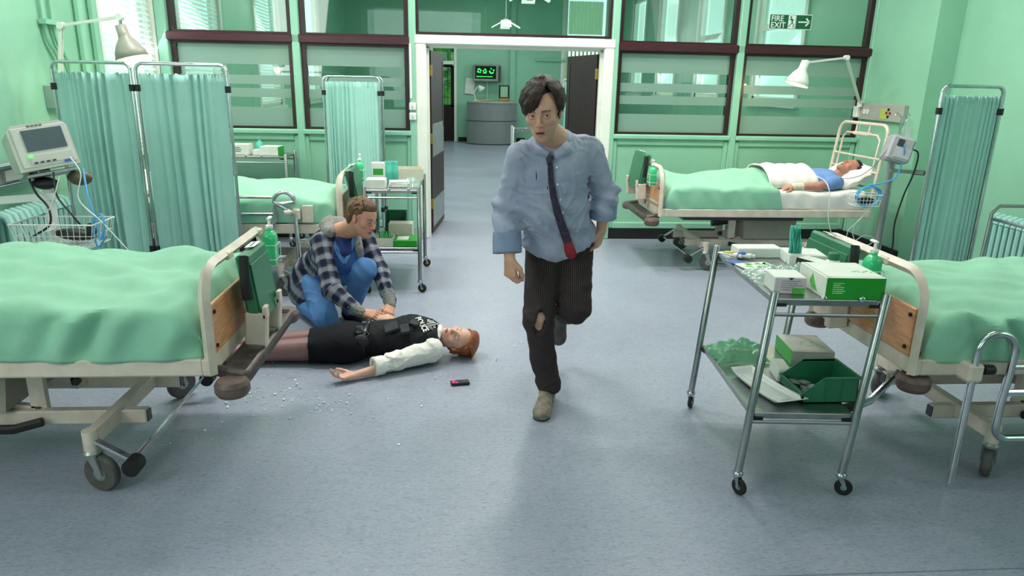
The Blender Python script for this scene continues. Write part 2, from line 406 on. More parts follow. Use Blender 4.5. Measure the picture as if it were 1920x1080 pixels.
def pane_unit(a, b, z0, z1, fr, bands=()):
    global wn
    o = S('window_%d' % wn); wn += 1
    t = fr; q = MB(); zm = (z0+z1)/2; um = (a+b)/2
    q.box((a+t/2, YP, zm), (t, .075, z1-z0)); q.box((b-t/2, YP, zm), (t, .075, z1-z0))
    for z in (z0+.011, z1-.011): q.box((um, YP, z), (b-a-2*t, .075, .022))
    q.build('window_frame', mat('dark window frame', (46, 20, 26), .35, var=.2), o)
    box('pane', (um, YP, zm), (b-a-2*t, .006, z1-z0-.044), GLASS, o)
    h = z1-z0-.044
    for (f0, f1) in bands:
        box('frosted_band', (um, YP-.006, z1-.022-h*(f0+f1)/2), (b-a-2*t, .0012, h*(f1-f0)), film, o)
    return o
BANDS = ((0, .24), (.37, .48), (.53, .64), (.765, 1))
for (a, b) in ((-2.86, -1.675), (-1.595, -.52), (1.64, 2.895), (2.975, 4.34)):
    pane_unit(a, b, 1.14, 1.985, .045, BANDS); pane_unit(a, b, 2.065, 3.2, .045)
    MB().box(((a+b)/2, YP, 3.6), (b-a, .1, .8)).build('header', GREEN, wp)
pane_unit(-.445, 1.565, 2.1, 3.2, .03)
MB().box((.56, YP, 3.6), (2.0, .1, .8)).build('header', GREEN, wp)
q = MB()
for (a, b) in ((-2.9, -.5), (1.63, 4.36)): q.box(((a+b)/2, YP-.06, 2.025), (b-a, .07, .085), b=.01)
st(q.build('trim_2', MAROON))
# white door frame
df = S('trim_3')
for x in (-.395, 1.54): MB().box((x, YP-.02, 1.0), (.11, .17, 2.0), b=.012).build('jamb', WHITE_P, df)
MB().box((.572, YP-.02, 2.045), (2.06, .17, .09), b=.012).build('head', WHITE_P, df)
q = MB(); [q.box((x, YP+.01, .99), (.03, .06, 1.98)) for x in (-.33, 1.475)]; q.box((.57, YP+.01, 1.985), (1.86, .06, .03)); q.build('stop', WHITE_P, df)
# door leaves swung open into the far room
def leaf(n, hx, ang, sgn, plates):
    o = S('door_%d' % n); o.location = (hx, YP+.07, 0); o.rotation_euler = (0, 0, radians(ang))
    MB().box((sgn*.46, 0, .985), (.9, .045, 1.93), b=.004).build('leaf', DARKW, o)
    for (z0, z1) in plates:
        for s in (-1, 1): MB().box((sgn*.47, s*.0245, (z0+z1)/2), (.8, .003, z1-z0)).build('plate', KICK, o)
    for z in (.35, 1.05, 1.75): MB().box((sgn*.0, -.026, z), (.035, .02, .11), b=.003).build('hinge', mat('aged brass', (170, 140, 60), .35, .9), o)
    MB().box((sgn*.83, .0, 1.5), (.05, .055, .72)).build('glazing_strip', BLACK, o)
    return o
leaf(1, -.325, 83, 1, ((.08, .38), (.85, 1.2)))
leaf(2, 1.47, -78, -1, ((.08, .38),))
st(MB().tube([(-.50, YP-.11, 2.0), (-.50, YP-.11, 1.47)], .012, 8).build('trim_4', WHITE_P))
sw = thing('light_switch', 'pair of white wall switches beside the doorway left jamb', 'switch', (-.485, YP-.115, 1.35))
for k in range(2):
    MB().box((0, 0, .04-.1*k), (.07, .025, .075), b=.006).build('switch_plate', WHITEPL, sw)
    MB().box((0, -.015, .04-.1*k), (.02, .01, .03), b=.002).build('rocker', GREYPL, sw)
# pipes and channels on the left wall
def pipe(name, pts, r, label, m=GREEN_D):
    return tag(MB().tube(spline(pts, 5), r, 8).build(name, m), label, 'pipe')
pipe('wall_pipe', [(-3.0, 5.72, 4), (-2.97, 5.72, 2.6), (-2.97, 5.72, 1.95), (-2.97, 5.8, 1.8), (-2.97, 5.86, 1.7), (-2.97, 5.86, 1.53)], .014, 'green painted conduit on the left wall, nearer the window of the pair')
pipe('wall_pipe', [(-3.0, 5.6, 4), (-2.97, 5.6, 2.6), (-2.97, 5.6, 1.95), (-2.97, 5.68, 1.8), (-2.97, 5.74, 1.7), (-2.97, 5.74, 1.53)], .014, 'green painted conduit on the left wall, farther from the window of the pair')
pipe('wall_pipe', [(-2.965, 6.1, 4), (-2.965, 6.1, 2), (-2.965, 6.1, .2)], .035, 'thick green painted pipe running down wall behind the reading lamp')
pipe('wall_pipe', [(-2.965, 6.32, 4), (-2.965, 6.32, 2), (-2.965, 6.32, .2)], .035, 'thick green painted pipe running down wall beside the blind')
pc = MB(); pc.box((-2.96, 5.66, 2.0), (.05, .2, .035)); pc.build('pipe_clip', GREEN_D, None); tag(bpy.data.objects['pipe_clip'], 'small green clip holding the two conduits', 'clip')
# radiators
def radiator(loc, rz, n, label, h=.62):
    o = thing('radiator', label, 'radiator', loc, rz)
    for i in range(n):
        q = MB(); y = i*.062
        for dx in (-.055, .055):
            q.tube([(dx, y, .12), (dx, y, h-.06)], .021, 8)
        q.tube([(-.055, y, h-.06), (-.04, y, h-.015), (0, y, h), (.04, y, h-.015), (.055, y, h-.06)], .026, 8)
        q.tube([(-.055, y, .14), (0, y, .1), (.055, y, .14)], .026, 8)
        q.build('column', mat('green radiator enamel', (160, 208, 200), .35, var=.06), o)
    for s in (0, (n-1)*.062): MB().box((0, s, .05), (.05, .04, .1)).build('foot', mat('green radiator enamel', (1, 1, 1)), o)
    MB().tube([(0, -.08, .12), (0, 0, .12)], .016).build('inlet_pipe', CHROME, o)
    return o
radiator((-2.9, 4.62, .1), 0, 12, 'green column radiator under monitor beside left wall', .68)
radiator((4.4, 4.35, .06), 0, 18, 'green column radiator behind the folded screens by right wall', .62)
# far room furniture
fd = S('door_3')
q = MB(); [q.box((x, 20.52, 1.38), (.07, .12, 2.75)) for x in (-.775, -.125)]; q.box((-.45, 20.52, 2.72), (.6, .12, .07)); q.box((-.45, 20.52, 2.13), (.6, .12, .09)); q.build('door_frame', WHITE_P, fd)
MB().box((-.45, 20.6, .5), (.58, .05, 1.0)).build('leaf', DARKW, fd)
q = MB(); [q.box((x, 20.6, 1.5), (.11, .05, 1.1)) for x in (-.68, -.2)]; q.box((-.45, 20.6, 2.05), (.5, .05, .08)); q.build('leaf_frame', DARKW, fd)
box('pane', (-.44, 20.6, 1.5), (.38, .01, 1.05), GLASS, fd); box('pane', (-.45, 20.6, 2.42), (.6, .01, .5), GLASS, fd)
box('garden_view', (-.44, 20.9, 1.6), (1.2, .02, 2.6), mat('sunlit shrubs beyond the door', (92, 168, 70), .8, var=.6, vs=5, emit=.7, col2=(30, 80, 36)), fd)  # backdrop glows to stand in for daylight on the shrubs
q = MB(); [q.box((-.44+dx, 20.58, 1.5), (.012, .01, 1.05)) for dx in (-.1, .1)]; [q.box((-.44, 20.58, z), (.38, .01, .012)) for z in (1.2, 1.5, 1.8)]; q.build('glazing_bar', BLACK, fd)
desk = thing('reception_desk', 'curved grey reception desk in the room beyond the doorway', 'desk', (.87, 19.9, 0))
dm = mat('grey laminate', (128, 132, 134), .45, var=.04)
def dk(z0, z1, off=0):
    out = []
    for i in range(17):
        u = -1+i/8; out.append((u*.68, -.52-off+.35*u*u))
    return out+[(.68, .25), (-.68, .25)]
MB().prism(dk(0, 1), .02, .62).build('lower_front', dm, desk); MB().prism(dk(0, 1, .02), .635, 1.10).build('upper_front', dm, desk); MB().prism(dk(0, 1, .04), 1.10, 1.14).build('worktop', mat('pale desk top', (168, 168, 160), .4), desk)
tv = thing('wall_monitor', 'silver framed monitor with green readings on the far wall', 'monitor', (.75, 20.3, 1.87))
MB().box((0, 0, 0), (.78, .28, .46), b=.03).build('casing', mat('silver grey casing', (150, 156, 156), .35, .3), tv)
MB().box((-.05, -.145, .02), (.58, .01, .34)).build('screen', mat('dark monitor glass', (8, 22, 12), .15), tv)
MB().box((.33, -.145, 0), (.07, .01, .38)).build('button_strip', DGREY, tv)
MB().cyl((.33, -.14, -.17), (.33, -.17, -.17), .035).build('dial', DGREY, tv)
gl = mat('green display glow', (60, 255, 110), .5, var=.02, emit=1.6)
q = MB(); rr = random.Random(3)
for (cx, cz, w_, h_) in ((-.22, .06, .1, .12), (-.07, .05, .09, .13), (.12, .06, .14, .15)):
    for k in range(9):
        a = rr.random()*6.28; q.box((cx+cos(a)*w_*.4, -.152, cz+sin(a)*h_*.4), (.035, .002, .025))
q.build('readout', gl, tv)
q = MB(); [q.box((-.28+.045*k, -.152, -.09), (.03, .002, .02)) for k in range(10)]; q.build('caption_marks', gl, tv)
tube('cable', spline([(0, .1, -.22), (.02, .12, -.5), (-.02, .12, -.85)]), .012, WHITEPL, tv)
fl = thing('desk_lamp', 'small white desk lamp on the reception desk', 'lamp', (.42, 19.75, 1.14))
MB().lathe([(.07, 0), (.07, .02), (.02, .03)]).build('base', WHITE_P, fl); MB().tube([(0, 0, .02), (-.04, 0, .22), (.04, 0, .36)], .012).build('stem', WHITE_P, fl)
MB().lathe([(.03, 0), (.05, -.05), (.11, -.15)], (.08, 0, .40), rotm(0, -40, 0), caps=False).build('lamp_shade', WHITE_P, fl, thick=.004)
tag(box('notice', (.28, 20.46, 1.52), (.26, .01, .42), BOXW, r=rotm(0, 6, 0)), 'white paper notice pinned above the reception desk', 'notice')
pf = thing('picture_frame', 'dark framed screen standing on the reception desk', 'frame', (1.2, 19.85, 1.14))
MB().box((0, 0, .22), (.28, .03, .4), b=.01).build('frame', DARKW, pf); MB().box((0, -.017, .25), (.2, .004, .28)).build('picture', mat('pale green print', (150, 190, 160), .3), pf); MB().box((0, -.02, .05), (.27, .1, .06), b=.01).build('stand', mat('light oak', (190, 140, 80), .4), pf)
q = MB()
for k in range(7): q.box((.5+.05*k, 19.6+.02*(k % 2), 1.15+.006*k), (.14, .12, .012), rotm(0, 0, k*17))
tag(q.build('papers', mat('paper slips', (220, 200, 140), .6), None), 'loose papers lying on the reception desk by the lamp', 'papers')
pipe('far_pipe', [(2.1, 20.44, 2.25), (3.2, 20.44, 2.25)], .03, 'horizontal green pipe along the far wall')
# pendants of the far room
def pendant(x, y, z, label):
    o = thing('pendant_light', label, 'light', (x, y, z))
    MB().tube([(0, 0, .12), (0, 0, 4.0-z)], .008).build('rod', WHITE_P, o)
    q = MB()
    for a in range(4):
        r = rotm(0, 0, a*90); q.box(r @ Vector((.16, 0, .0)), (.30, .20, .015), r @ rotm(0, 28, 0))
    q.build('fins', mat('lit white diffuser', (255, 255, 250), .4, emit=1.1), o)
    MB().lathe([(.05, .1), (.08, .02), (.05, -.06)]).build('lamp_body', WHITE_P, o)
pendant(1.02, 11.0, 2.86, 'white finned pendant light nearer the partition glass')
pendant(.95, 15.5, 2.8, 'white finned pendant light farther down the next room')
# exit sign
es = thing('fire_exit_sign', 'green and white fire exit sign on the upper partition glass', 'sign', (3.45, YP-.02, 2.313))
sg = mat('sign green', (20, 92, 60), .4, var=.04); sw_ = mat('sign white', (225, 235, 228), .4, var=.02)
MB().box((0, 0, 0), (.46, .008, .15)).build('sign_plate', sw_, es); MB().box((0, -.005, 0), (.445, .003, .135)).build('sign_face', sg, es)
text('lettering', 'FIRE', (-.212, -.0075, .005), .078, sw_, es, sx=.95, bold=.001); text('lettering', 'EXIT', (-.212, -.0075, -.06), .078, sw_, es, sx=1.0, bold=.001)
q = MB(); q.box((.012, -.008, 0), (.075, .002, .13)); q.build('pictogram_panel', sw_, es)
q = MB(); q.box((.0, -.0095, .045), (.016, .001, .016)); q.bar((.005, -.0095, .033), (.018, -.0095, -.005), .014, .001, (0, 1, 0))
for a, b in (((.006, .028), (-.018, .018)), ((.008, .028), (.032, .012)), ((.018, -.005), (.036, -.03)), ((.018, -.005), (-.002, -.03)), ((-.002, -.03), (-.018, -.05)), ((.036, -.03), (.03, -.056))):
    q.bar((a[0], -.0095, a[1]), (b[0], -.0095, b[1]), .008, .001, (0, 1, 0))
q.build('running_figure', sg, es)
q = MB(); q.box((.055, -.0075, 0), (.004, .002, .13)); q.bar((.085, -.0075, 0), (.195, -.0075, 0), .014, .002, (0, 1, 0)); q.bar((.165, -.0075, .038), (.2, -.0075, 0), .016, .002, (0, 1, 0)); q.bar((.165, -.0075, -.038), (.2, -.0075, 0), .016, .002, (0, 1, 0))
q.build('arrow', sw_, es)
# unseen ceiling fittings, added to go with the ceiling lamps
for (x, y) in ((-1.4, 1.2), (2.6, 1.2), (-1.4, 4.6), (2.6, 4.6), (.6, 6.3), (.6, 2.6)):
    o = thing('ceiling_light', 'long fluorescent ceiling fitting', 'light', (x, y, 3.97), group='ceiling fittings of the ward')
    MB().box((0, 0, .01), (1.55, .4, .04)).build('tray', WHITE_P, o)
# ============================================================ BEDS
def castor(parent, loc, rz=0, r=.078, hub=None, brake=False, pos=None, h=None):
    """swivel castor whose stem top is at loc; wheel rests on z=0"""
    x, y, z = loc; a = radians(rz); dx, dy = cos(a)*r*.45, sin(a)*r*.45
    R = rotm(0, 0, rz)
    q = MB(); q.cyl((x, y, z), (x, y, r*2.05), r*.26)
    q.lathe([(r*.42, r*2.0), (r*.46, r*2.15), (r*.3, r*2.4)], (x, y, 0), seg=14)
    for s in (-1, 1):
        p = [Vector((-.01, s*r*.30, r*2.1)), Vector((dx*0+r*.45, s*r*.34, r*1.05)), Vector((r*.45, s*r*.34, r*.8)), Vector((r*.75, s*r*.34, r*1.0)), Vector((r*.4, s*r*.30, r*2.1))]
        p = [R @ v+Vector((x, y, 0)) for v in p]; o = R @ Vector((0, r*.06, 0))
        q.add([v+o for v in p]+[v-o for v in p], [(0, 1, 2, 3, 4), (9, 8, 7, 6, 5)]+[(i, i+5, (i+1) % 5+5, (i+1) % 5) for i in range(5)], False)
    f = q.build('castor', ALU if r > .05 else STEEL, parent)
    c = Vector((x, y, r))+R @ Vector((r*.45, 0, 0)); ax = R @ Vector((0, 1, 0)); rm = ax.to_track_quat('Z', 'Y').to_matrix()
    t = r*.24
    MB().lathe([(r*.7, -t), (r*.92, -t), (r, -t*.55), (r, t*.55), (r*.92, t), (r*.7, t)], c, rm, 22).build('tyre', TYRE if r > .05 else BLACK, f)
    MB().lathe([(r*.68, -t*.7), (r*.25, -t*1.1), (r*.08, -t*1.2), (r*.08, t*1.2), (r*.25, t*1.1), (r*.68, t*.7)], c, rm, 18).build('hub', hub or ALU, f)
    return f
def bed(label, loc, rz, n, L=2.0, rail=False, headz=1.25, hb=True, legs=(.50, 1.62), crank=False, seed=1, bumper=True):
    """local: foot end at x=0, head at +x; n = sign of the local y side seen from the ward"""
    o = thing('hospital_bed', label, 'bed', loc, rz, 'beds of the ward')
    rr = random.Random(seed)
    # side frame
    for s in (1, -1):
        MB().box((L/2+.02, s*.455, .475), (L-.02, .035, .075), b=.006).build('side_rail', CREAM, o)
    for k in range(2): MB().box((.012+k*(L+.0), 0, .475), (.04, .95, .075), b=.006).build('end_rail', CREAM, o)
    for k in range(6): MB().box((.25+.3*k, 0, .50), (.22, .86, .012)).build('platform_slat', ALU, o)
    # foot board frame: rounded rectangular tube
    pts = [(0, .455, .44), (0, .455, .76)]+arc((0, .325, .76), .13, 0, 90, 6, 'yz')+arc((0, -.325, .76), .13, 90, 180, 6, 'yz')+[(0, -.455, .44)]
    MB().tube(pts, .025, 4).build('foot_frame', CREAM, o)
    MB().box((-.004, 0, .625), (.018, .86, .22), b=.004).build('foot_panel', WOODP, o)
    [MB().cyl((-.02, s*.40, z), (-.008, s*.40, z), .009, seg=8).build('panel_screw', DARKW, o) for s in (-1, 1) for z in (.55, .70)]
    if n: MB().box((-.0145, n*-.1, .61), (.002, .06, .27)).build('tape', mat('brown parcel tape', (140, 116, 84), .3), o)
    # crossing top rail catches
    [MB().box((0, y, .885), (.055, .07, .035), b=.006).build('rail_catch', CREAM, o) for y in (n*.15, -n*.34)]
    # bumper bar and buffers
    if bumper: MB().tube([(-.0, .40, .44), (-.12, .42, .425), (-.13, .40, .42), (-.13, -.40, .42), (-.12, -.42, .425), (0, -.40, .44)], .02, 8).build('bumper_bar', GRUB, o)
    if bumper: MB().box((-.065, 0, .428), (.11, .8, .01)).build('bumper_plate', GRUB, o)
    for s in (1, -1):
        MB().lathe([(.02, -.022), (.06, -.022), (.072, -.01), (.072, .01), (.06, .022), (.02, .022)], ((-.085 if bumper else .03), s*(.475 if bumper else .44), .408 if bumper else .41), None, 20).build('buffer', BUMPER, o)
    # chassis
    xa, xb = legs
    for x in (xa, xb):
        MB().box((x, 0, .225), (.055, .90, .065), b=.006).build('cross_beam', CREAM, o)
    for s in (1, -1):
        MB().box(((xa+xb)/2, s*.2, .215), (xb-xa+.28, .05, .065), b=.006).build('chassis_rail', CREAM, o)
        MB().box((xa-.142, s*.2, .215), (.006, .04, .05)).build('rail_cap', DGREY, o)
    k = 0
    for x in (xa, xb):
        for s in (1, -1):
            q = MB().cyl((x, s*.45, .165), (x, s*.45, .265), .03); q.build('castor_socket', CREAM, o)
            castor(o, (x, s*.45, .19), 30+rr.uniform(-60, 40)+(180 if rz else 0), .078)
    # brake lever, pedal and linking rod at the foot end
    for s in ((1, -1) if bumper else ()):
        MB().bar((xa, s*.455, .235), (xa-.17, s*.455, .13), .012, .03, (0, 1, 0)).build('brake_lever', CHROME, o)
        MB().cyl((xa-.175, s*.435, .115), (xa-.175, s*.505, .115), .038, seg=12).build('brake_pedal', BLACK, o)
    if bumper: MB().tube([(xa-.17, .44, .135), (xa-.17, -.44, .135)], .008, 8).build('brake_rod', CHROME, o)
    # lifting linkage
    for s in (1, -1):
        MB().bar((xa+.35, s*.17, .21), (xa+.35, s*.17, .45), .03, .07, (1, 0, 0)).build('lift_post', CREAM, o)
        MB().bar((xa+.35, s*.17, .22), (xa+1.0, s*.17, .30), .03, .06).build('lift_arm', CREAM, o)
        MB().bar((xb-.1, s*.17, .24), (xb-.45, s*.17, .46), .03, .05).build('lift_arm', CREAM, o)
        MB().cyl((xa+.35, s*.13, .235), (xa+.35, s*.2, .235), .018).build('pivot_bolt', DGREY, o)
    MB().prism([(-.26, 0), (.26, 0), (.2, .16), (-.2, .16)], xa+.45, xa+1.0, 'x').build('motor_housing', mat('shadowed taupe housing', (150, 144, 132), .4), o).location = (0, 0, .26)  # housing a duller taupe than the cream frame
    MB().tube([(xa+.2, 0, .35), (xa+.75, 0, .40)], .03, 10).build('actuator', DGREY, o)
    MB().tube([(xa+.75, 0, .40), (xa+1.05, 0, .43)], .016, 10).build('actuator_rod', CHROME, o)
    MB().tube([(xa+.30, n*.26, .215), (xa+.42, n*.28, .19), (xa+.66, n*.28, .19)], .02, 8).build('foot_pump', BLACK, o)
    MB().tube([(.28, .3, .41), (.28, -.3, .41), (1.5, -.3, .41)], .012, 8).build('tilt_bar', DGREY, o)
    if crank:
        MB().tube([(.05, n*.30, .40), (-.10, n*.36, .33), (-.17, n*.36, .31)], .014, 8).build('crank_handle', CHROME, o)
        MB().cyl((-.16, n*.36, .315), (-.23, n*.36, .30), .017, seg=10).build('crank_grip', BLACK, o)
    # head board
    if hb:
        hx = L+.02; lean = .10
        def H_(y, z): return (hx+(z-.5)*lean, y, z)
        pts = [H_(.44, .44), H_(.44, headz-.14)]+[H_(.34+.10*cos(radians(a)), headz-.10+.10*sin(radians(a))) for a in range(0, 91, 15)]+[H_(-.34+.10*cos(radians(a)), headz-.10+.10*sin(radians(a))) for a in range(90, 181, 15)]+[H_(-.44, .44)]
        MB().tube(pts, .017, 8).build('head_frame', CREAM, o)
        for z in (.72, .87, 1.0):
            MB().tube([H_(-.44, z), H_(.44, z)], .011, 8).build('head_bar', CREAM, o)
        z = headz-.1
        MB().tube([H_(-.34, .87), H_(-.34, z-.05), H_(-.28, z), H_(.28, z), H_(.34, z-.05), H_(.34, .87)], .011, 8).build('head_bar', CREAM, o)
        for y in (-.12, .12): MB().tube([H_(y, z-.02), H_(y, headz+.0)], .01, 8).build('head_post', CREAM, o)
        MB().box(H_(0, z), (.04, .3, .035), b=.008).build('head_clamp', CREAM, o)
    if rail:
        y = n*.53
        RR = [(.235, y, .03), (.23, y, .54)]+[(.315-.085*cos(radians(a)), y, .57+.085*sin(radians(a))) for a in range(0, 181, 15)]+[(.40, y, .47), (.39, y, .36)]+[(.455-.065*cos(radians(a)), y, .30-.065*sin(radians(a))) for a in range(0, 91, 15)]
        MB().tube(RR+[(1.45, y, .235)], .0165, 12).build('side_rail_tube', CHROME, o)
        for z in (.40, .50, ): MB().tube([(.40, y, z), (1.45, y, z)], .011, 8).build('side_rail_bar', CHROME, o)
        MB().tube([(1.45, y, .235), (1.52, y, .3), (1.52, y, .6), (1.45, y, .65)], .0165, 10).build('side_rail_tube', CHROME, o)
        MB().box((.235, n*.50, .475), (.07, .10, .085), b=.012).build('rail_clamp', CREAM, o)
        MB().cyl((.30, n*.50, .475), (.345, n*.50, .475), .022, seg=10).build('clamp_knob', BLACK, o)
    return o
def mattress(o, L=2.0, z0=.51, z1=.665):
    return tag(MB().box((o.location.x+(L/2+.01)*cos(o.rotation_euler.z), o.location.y, (z0+z1)/2), (L-.12, .86, z1-z0), b=.035).build('mattress', SHEET), 'white covered mattress on the '+o['label'].replace('hospital bed', 'bed')[:60], 'mattress')
def bump0(x, y): return 0
def sheet_over(name, label, cat, o, m, x0, x1, hw, ztop, zlow, bump=bump0, n=1, foot=True, nu=90, nv=90, seed=0, fold=1.0, group=None, lowfar=None, thick=.008, skew=0, side_fold=1.0):
    """a cloth laid over the bed: across = under near edge, up, over, down the other side"""
    cz = cos(o.rotation_euler.z); ox, oy_ = o.location.x, o.location.y
    r = .045; prof = []
    sideh = ztop-r-zlow
    # parametrise by arc length
    Ls = sideh; La = r*pi/2; Lt = 2*(hw-r); T = 2*Ls+2*La+Lt
    def prof_(s):
        if s < Ls: return -hw, zlow+s, -1, 0
        s -= Ls
        if s < La: a = s/r; return -hw+r-r*cos(a), ztop-r+r*sin(a), -cos(a), sin(a)
        s -= La
        if s < Lt: return -hw+r+s, ztop, 0, 1
        s -= Lt
        if s < La: a = s/r; return hw-r+r*sin(a), ztop-r+r*cos(a), sin(a), cos(a)
        s -= La; return hw, ztop-r-s, 1, 0
    rg = random.Random(seed); ph = [rg.uniform(0, 6.28) for _ in range(8)]
    vs = []; Lx = x1-x0; re = .10
    for j in range(nv):
        v = j/(nv-1)
        for i in range(nu):
            s = T*i/(nu-1); y, z, ny, nz = prof_(s)
            x = x0+Lx*(v**1.15 if foot else v)
            x += skew*(z-zlow)
            e = 0
            if foot:
                # rounding down at the foot end (tucked in): shrink section
                d = x-x0
                if d < re:
                    k = 1-sqrt(max(0, 1-((re-d)/re)**2)); e = k
            top = max(0, (z-zlow)/(ztop-zlow))
            z2 = z-e*(z-zlow)*.80; y2 = y*(1-.10*e)
            side = 1-nz
            # folds
            f = .006*sin(x*19+ph[0]+2.2*sin(x*5+ph[1]))*side+.004*sin(x*43+z*22+ph[2])*side*side_fold
            f += .006*side*sin(x*31+ph[3]+z*14)*max(0, sin(x*3.1+ph[4]))*side_fold*2
            t = .007*sin(x*8+y*11+ph[5]+1.5*sin(y*5+x*3))+.0045*sin(x*21-y*14+ph[6]+sin(x*6)*2)+.003*sin(y*37+x*9+ph[7])
            t *= nz*fold
            lo = (1-top)
            y2 += (f*(1-.8*lo**3)-.012*lo**3)*(-1 if y < 0 else 1)
            z2 += t*(1-e)+bump(x, y)*nz*(1-e)+lo*.004*sin(x*9+ph[1])
            vs.append((x, y2, z2))
    q = MB(); fs = []
    for j in range(nv-1):
        for i in range(nu-1): fs.append((j*nu+i, j*nu+i+1, (j+1)*nu+i+1, (j+1)*nu+i))
    q.add([(ox+cz*a, oy_+cz*b, c) for a, b, c in vs], fs)
    b_ = q.build(name, m, None, thick)
    return tag(b_, label, cat, group)
def G2(x, y, cx, cy, sx, sy): return math.exp(-((x-cx)/sx)**2-((y-cy)/sy)**2)
# left near bed
LB = bed('cream hospital bed nearest on the left with wooden foot panel', (-1.045, 3.29, 0), 180, 1, L=1.98, legs=(.54, 1.6), hb=True, headz=1.2, seed=1)
mattress(LB)['label'] = 'white mattress under the mint blanket, nearest bed on the left'
def bLB(x, y):
    return .09*G2(x, y, 1.25, -.15, .55, .42)+.05*G2(x, y, .30, -.28, .22, .2)+.022*G2(x, y, .7, .15, .12, .5)-.02*G2(x, y, .62, -.2, .12, .4)+.03*G2(x, y, .16, .05, .1, .3)+.016*max(0, sin(x*16+y*9))*G2(x, y, .45, -.1, .3, .35)
sheet_over('blanket', 'mint green blanket spread over the nearest bed on the left', 'blanket', LB, CLOTH, .03, 1.62, .485, .735, .505, bLB, seed=4, fold=2.0, side_fold=2.6, group='mint blankets on the beds')
sheet_over('bed_sheet', 'white sheet at the head of the nearest bed on the left', 'sheet', LB, SHEET, 1.45, 1.98, .475, .715, .52, lambda x, y: .07*G2(x, y, 1.4, -.15, .5, .4), foot=False, nv=20, seed=9)
# right near bed
RB = bed('cream hospital bed nearest on the right with chrome side rail', (2.0, 3.22, 0), 0, -1, L=2.0, rail=True, legs=(.46, 1.6), hb=True, crank=True, headz=1.2, seed=5, bumper=False)
mattress(RB)['label'] = 'white mattress under the mint blanket, nearest bed on the right'
def bRB(x, y):
    return .05*G2(x, y, 1.1, .1, .6, .35)+.02*G2(x, y, .28, .05, .15, .3)+.015*sin(x*7+y*9)*G2(x, y, .8, -.2, .5, .3)
sheet_over('blanket', 'mint green blanket creased over the nearest bed on the right', 'blanket', RB, CLOTH, .04, 1.6, .485, .725, .50, bRB, seed=12, fold=1.8, group='mint blankets on the beds', side_fold=2.4)
sheet_over('bed_sheet', 'white sheet at the head of the nearest bed on the right', 'sheet', RB, SHEET, 1.5, 1.98, .475, .71, .52, foot=False, nv=20, seed=9)
# patient's bed
PB = bed('cream hospital bed carrying the sleeping patient by the partition', (1.92, 7.03, 0), 0, -1, L=2.06, legs=(.48, 1.5), headz=1.32, seed=7)
mattress(PB)['label'] = 'white mattress beneath the sleeping patient'
def bPB(x, y):
    w_ = .26 if x > .6 else .16+.1*x/.6
    body = math.exp(-(abs(y-.02)/w_)**3)
    return body*(.06+.05*min(1, x/.9)+.03*G2(x, 0, .12, 0, .12, 1)-.03*G2(x, 0, .4, 0, .2, 1)+.04*G2(x, 0, 1.45, 0, .3, 9))
sheet_over('blanket', 'mint green blanket over the legs of the sleeping patient', 'blanket', PB, CLOTH, .04, 1.20, .475, .725, .51, bPB, seed=21, nu=100, nv=70, skew=-.30, group='mint blankets on the beds')
sheet_over('bed_sheet', 'white sheet hanging from the bed beneath the sleeping patient', 'sheet', PB, SHEET, 1.02, 2.02, .46, .69, .515, foot=False, nv=40, seed=29)
def bPW(x, y): return bPB(x, y)*1.0
def wsheet():
    q = MB()
    def fn(u, v):
        x = 1.12+.50*u; y = -.29+.58*v
        e = abs(y-.02)/.31
        z = .69+.195*sqrt(max(0, 1-min(1, e)**2.3))+.012*sin(x*20+y*13)*.6+.006*sin(x*51)
        return (1.92+x-.2*(z-.69), 7.0+y, z+.012)
    q.grid(fn, 50, 40); return tag(q.build('folded_sheet', SHEET, None, .012), 'white cover folded across the chest of the sleeping patient', 'sheet')
wsheet()
def pillow(name, label, c, d, rot, seed=1, m=SHEET):
    q = MB()
    for sgn in (1, -1):
        def fn(u, v):
            a, b = 2*u-1, 2*v-1
            e = max(0, (1-abs(a)**3.2))*max(0, (1-abs(b)**3.2))
            z = sgn*(.5*e**.45)*(1-.12*sin(5*a+seed)*sin(4*b))
            return Vector(c)+rot @ Vector((a*d[0]/2*(1-.06*b*b), b*d[1]/2*(1-.06*a*a), z*d[2]+.006*sin(9*a+7*b)))
        q.grid(fn, 24, 24)
    return tag(q.build(name, m), label, 'pillow')
pillow('pillow', 'white pillow behind the sleeping patient head', (3.93, 6.98, .80), (.40, .60, .17), rotm(0, -28, 0), 2)
# bed behind the curtain screens
BB = bed('cream hospital bed behind the tall curtain screens with raised chrome rail', (-.97, 6.18, 0), 180, 1, L=2.0, legs=(.5, 1.6), headz=1.25, seed=9)
mattress(BB)['label'] = 'white mattress under the mint blanket, bed behind the curtain screens'
sheet_over('blanket', 'mint green blanket on the bed behind the kneeling man', 'blanket', BB, CLOTH, .03, 1.5, .475, .72, .52, lambda x, y: .07*G2(x, y, .9, -.1, .6, .4)+.02*sin(x*9+y*8), seed=33, nu=70, nv=60, group='mint blankets on the beds')
pillow('pillow', 'white pillow on the bed behind the curtain screens', (-2.72, 6.2, .78), (.36, .58, .15), rotm(0, 14, 0), 5)
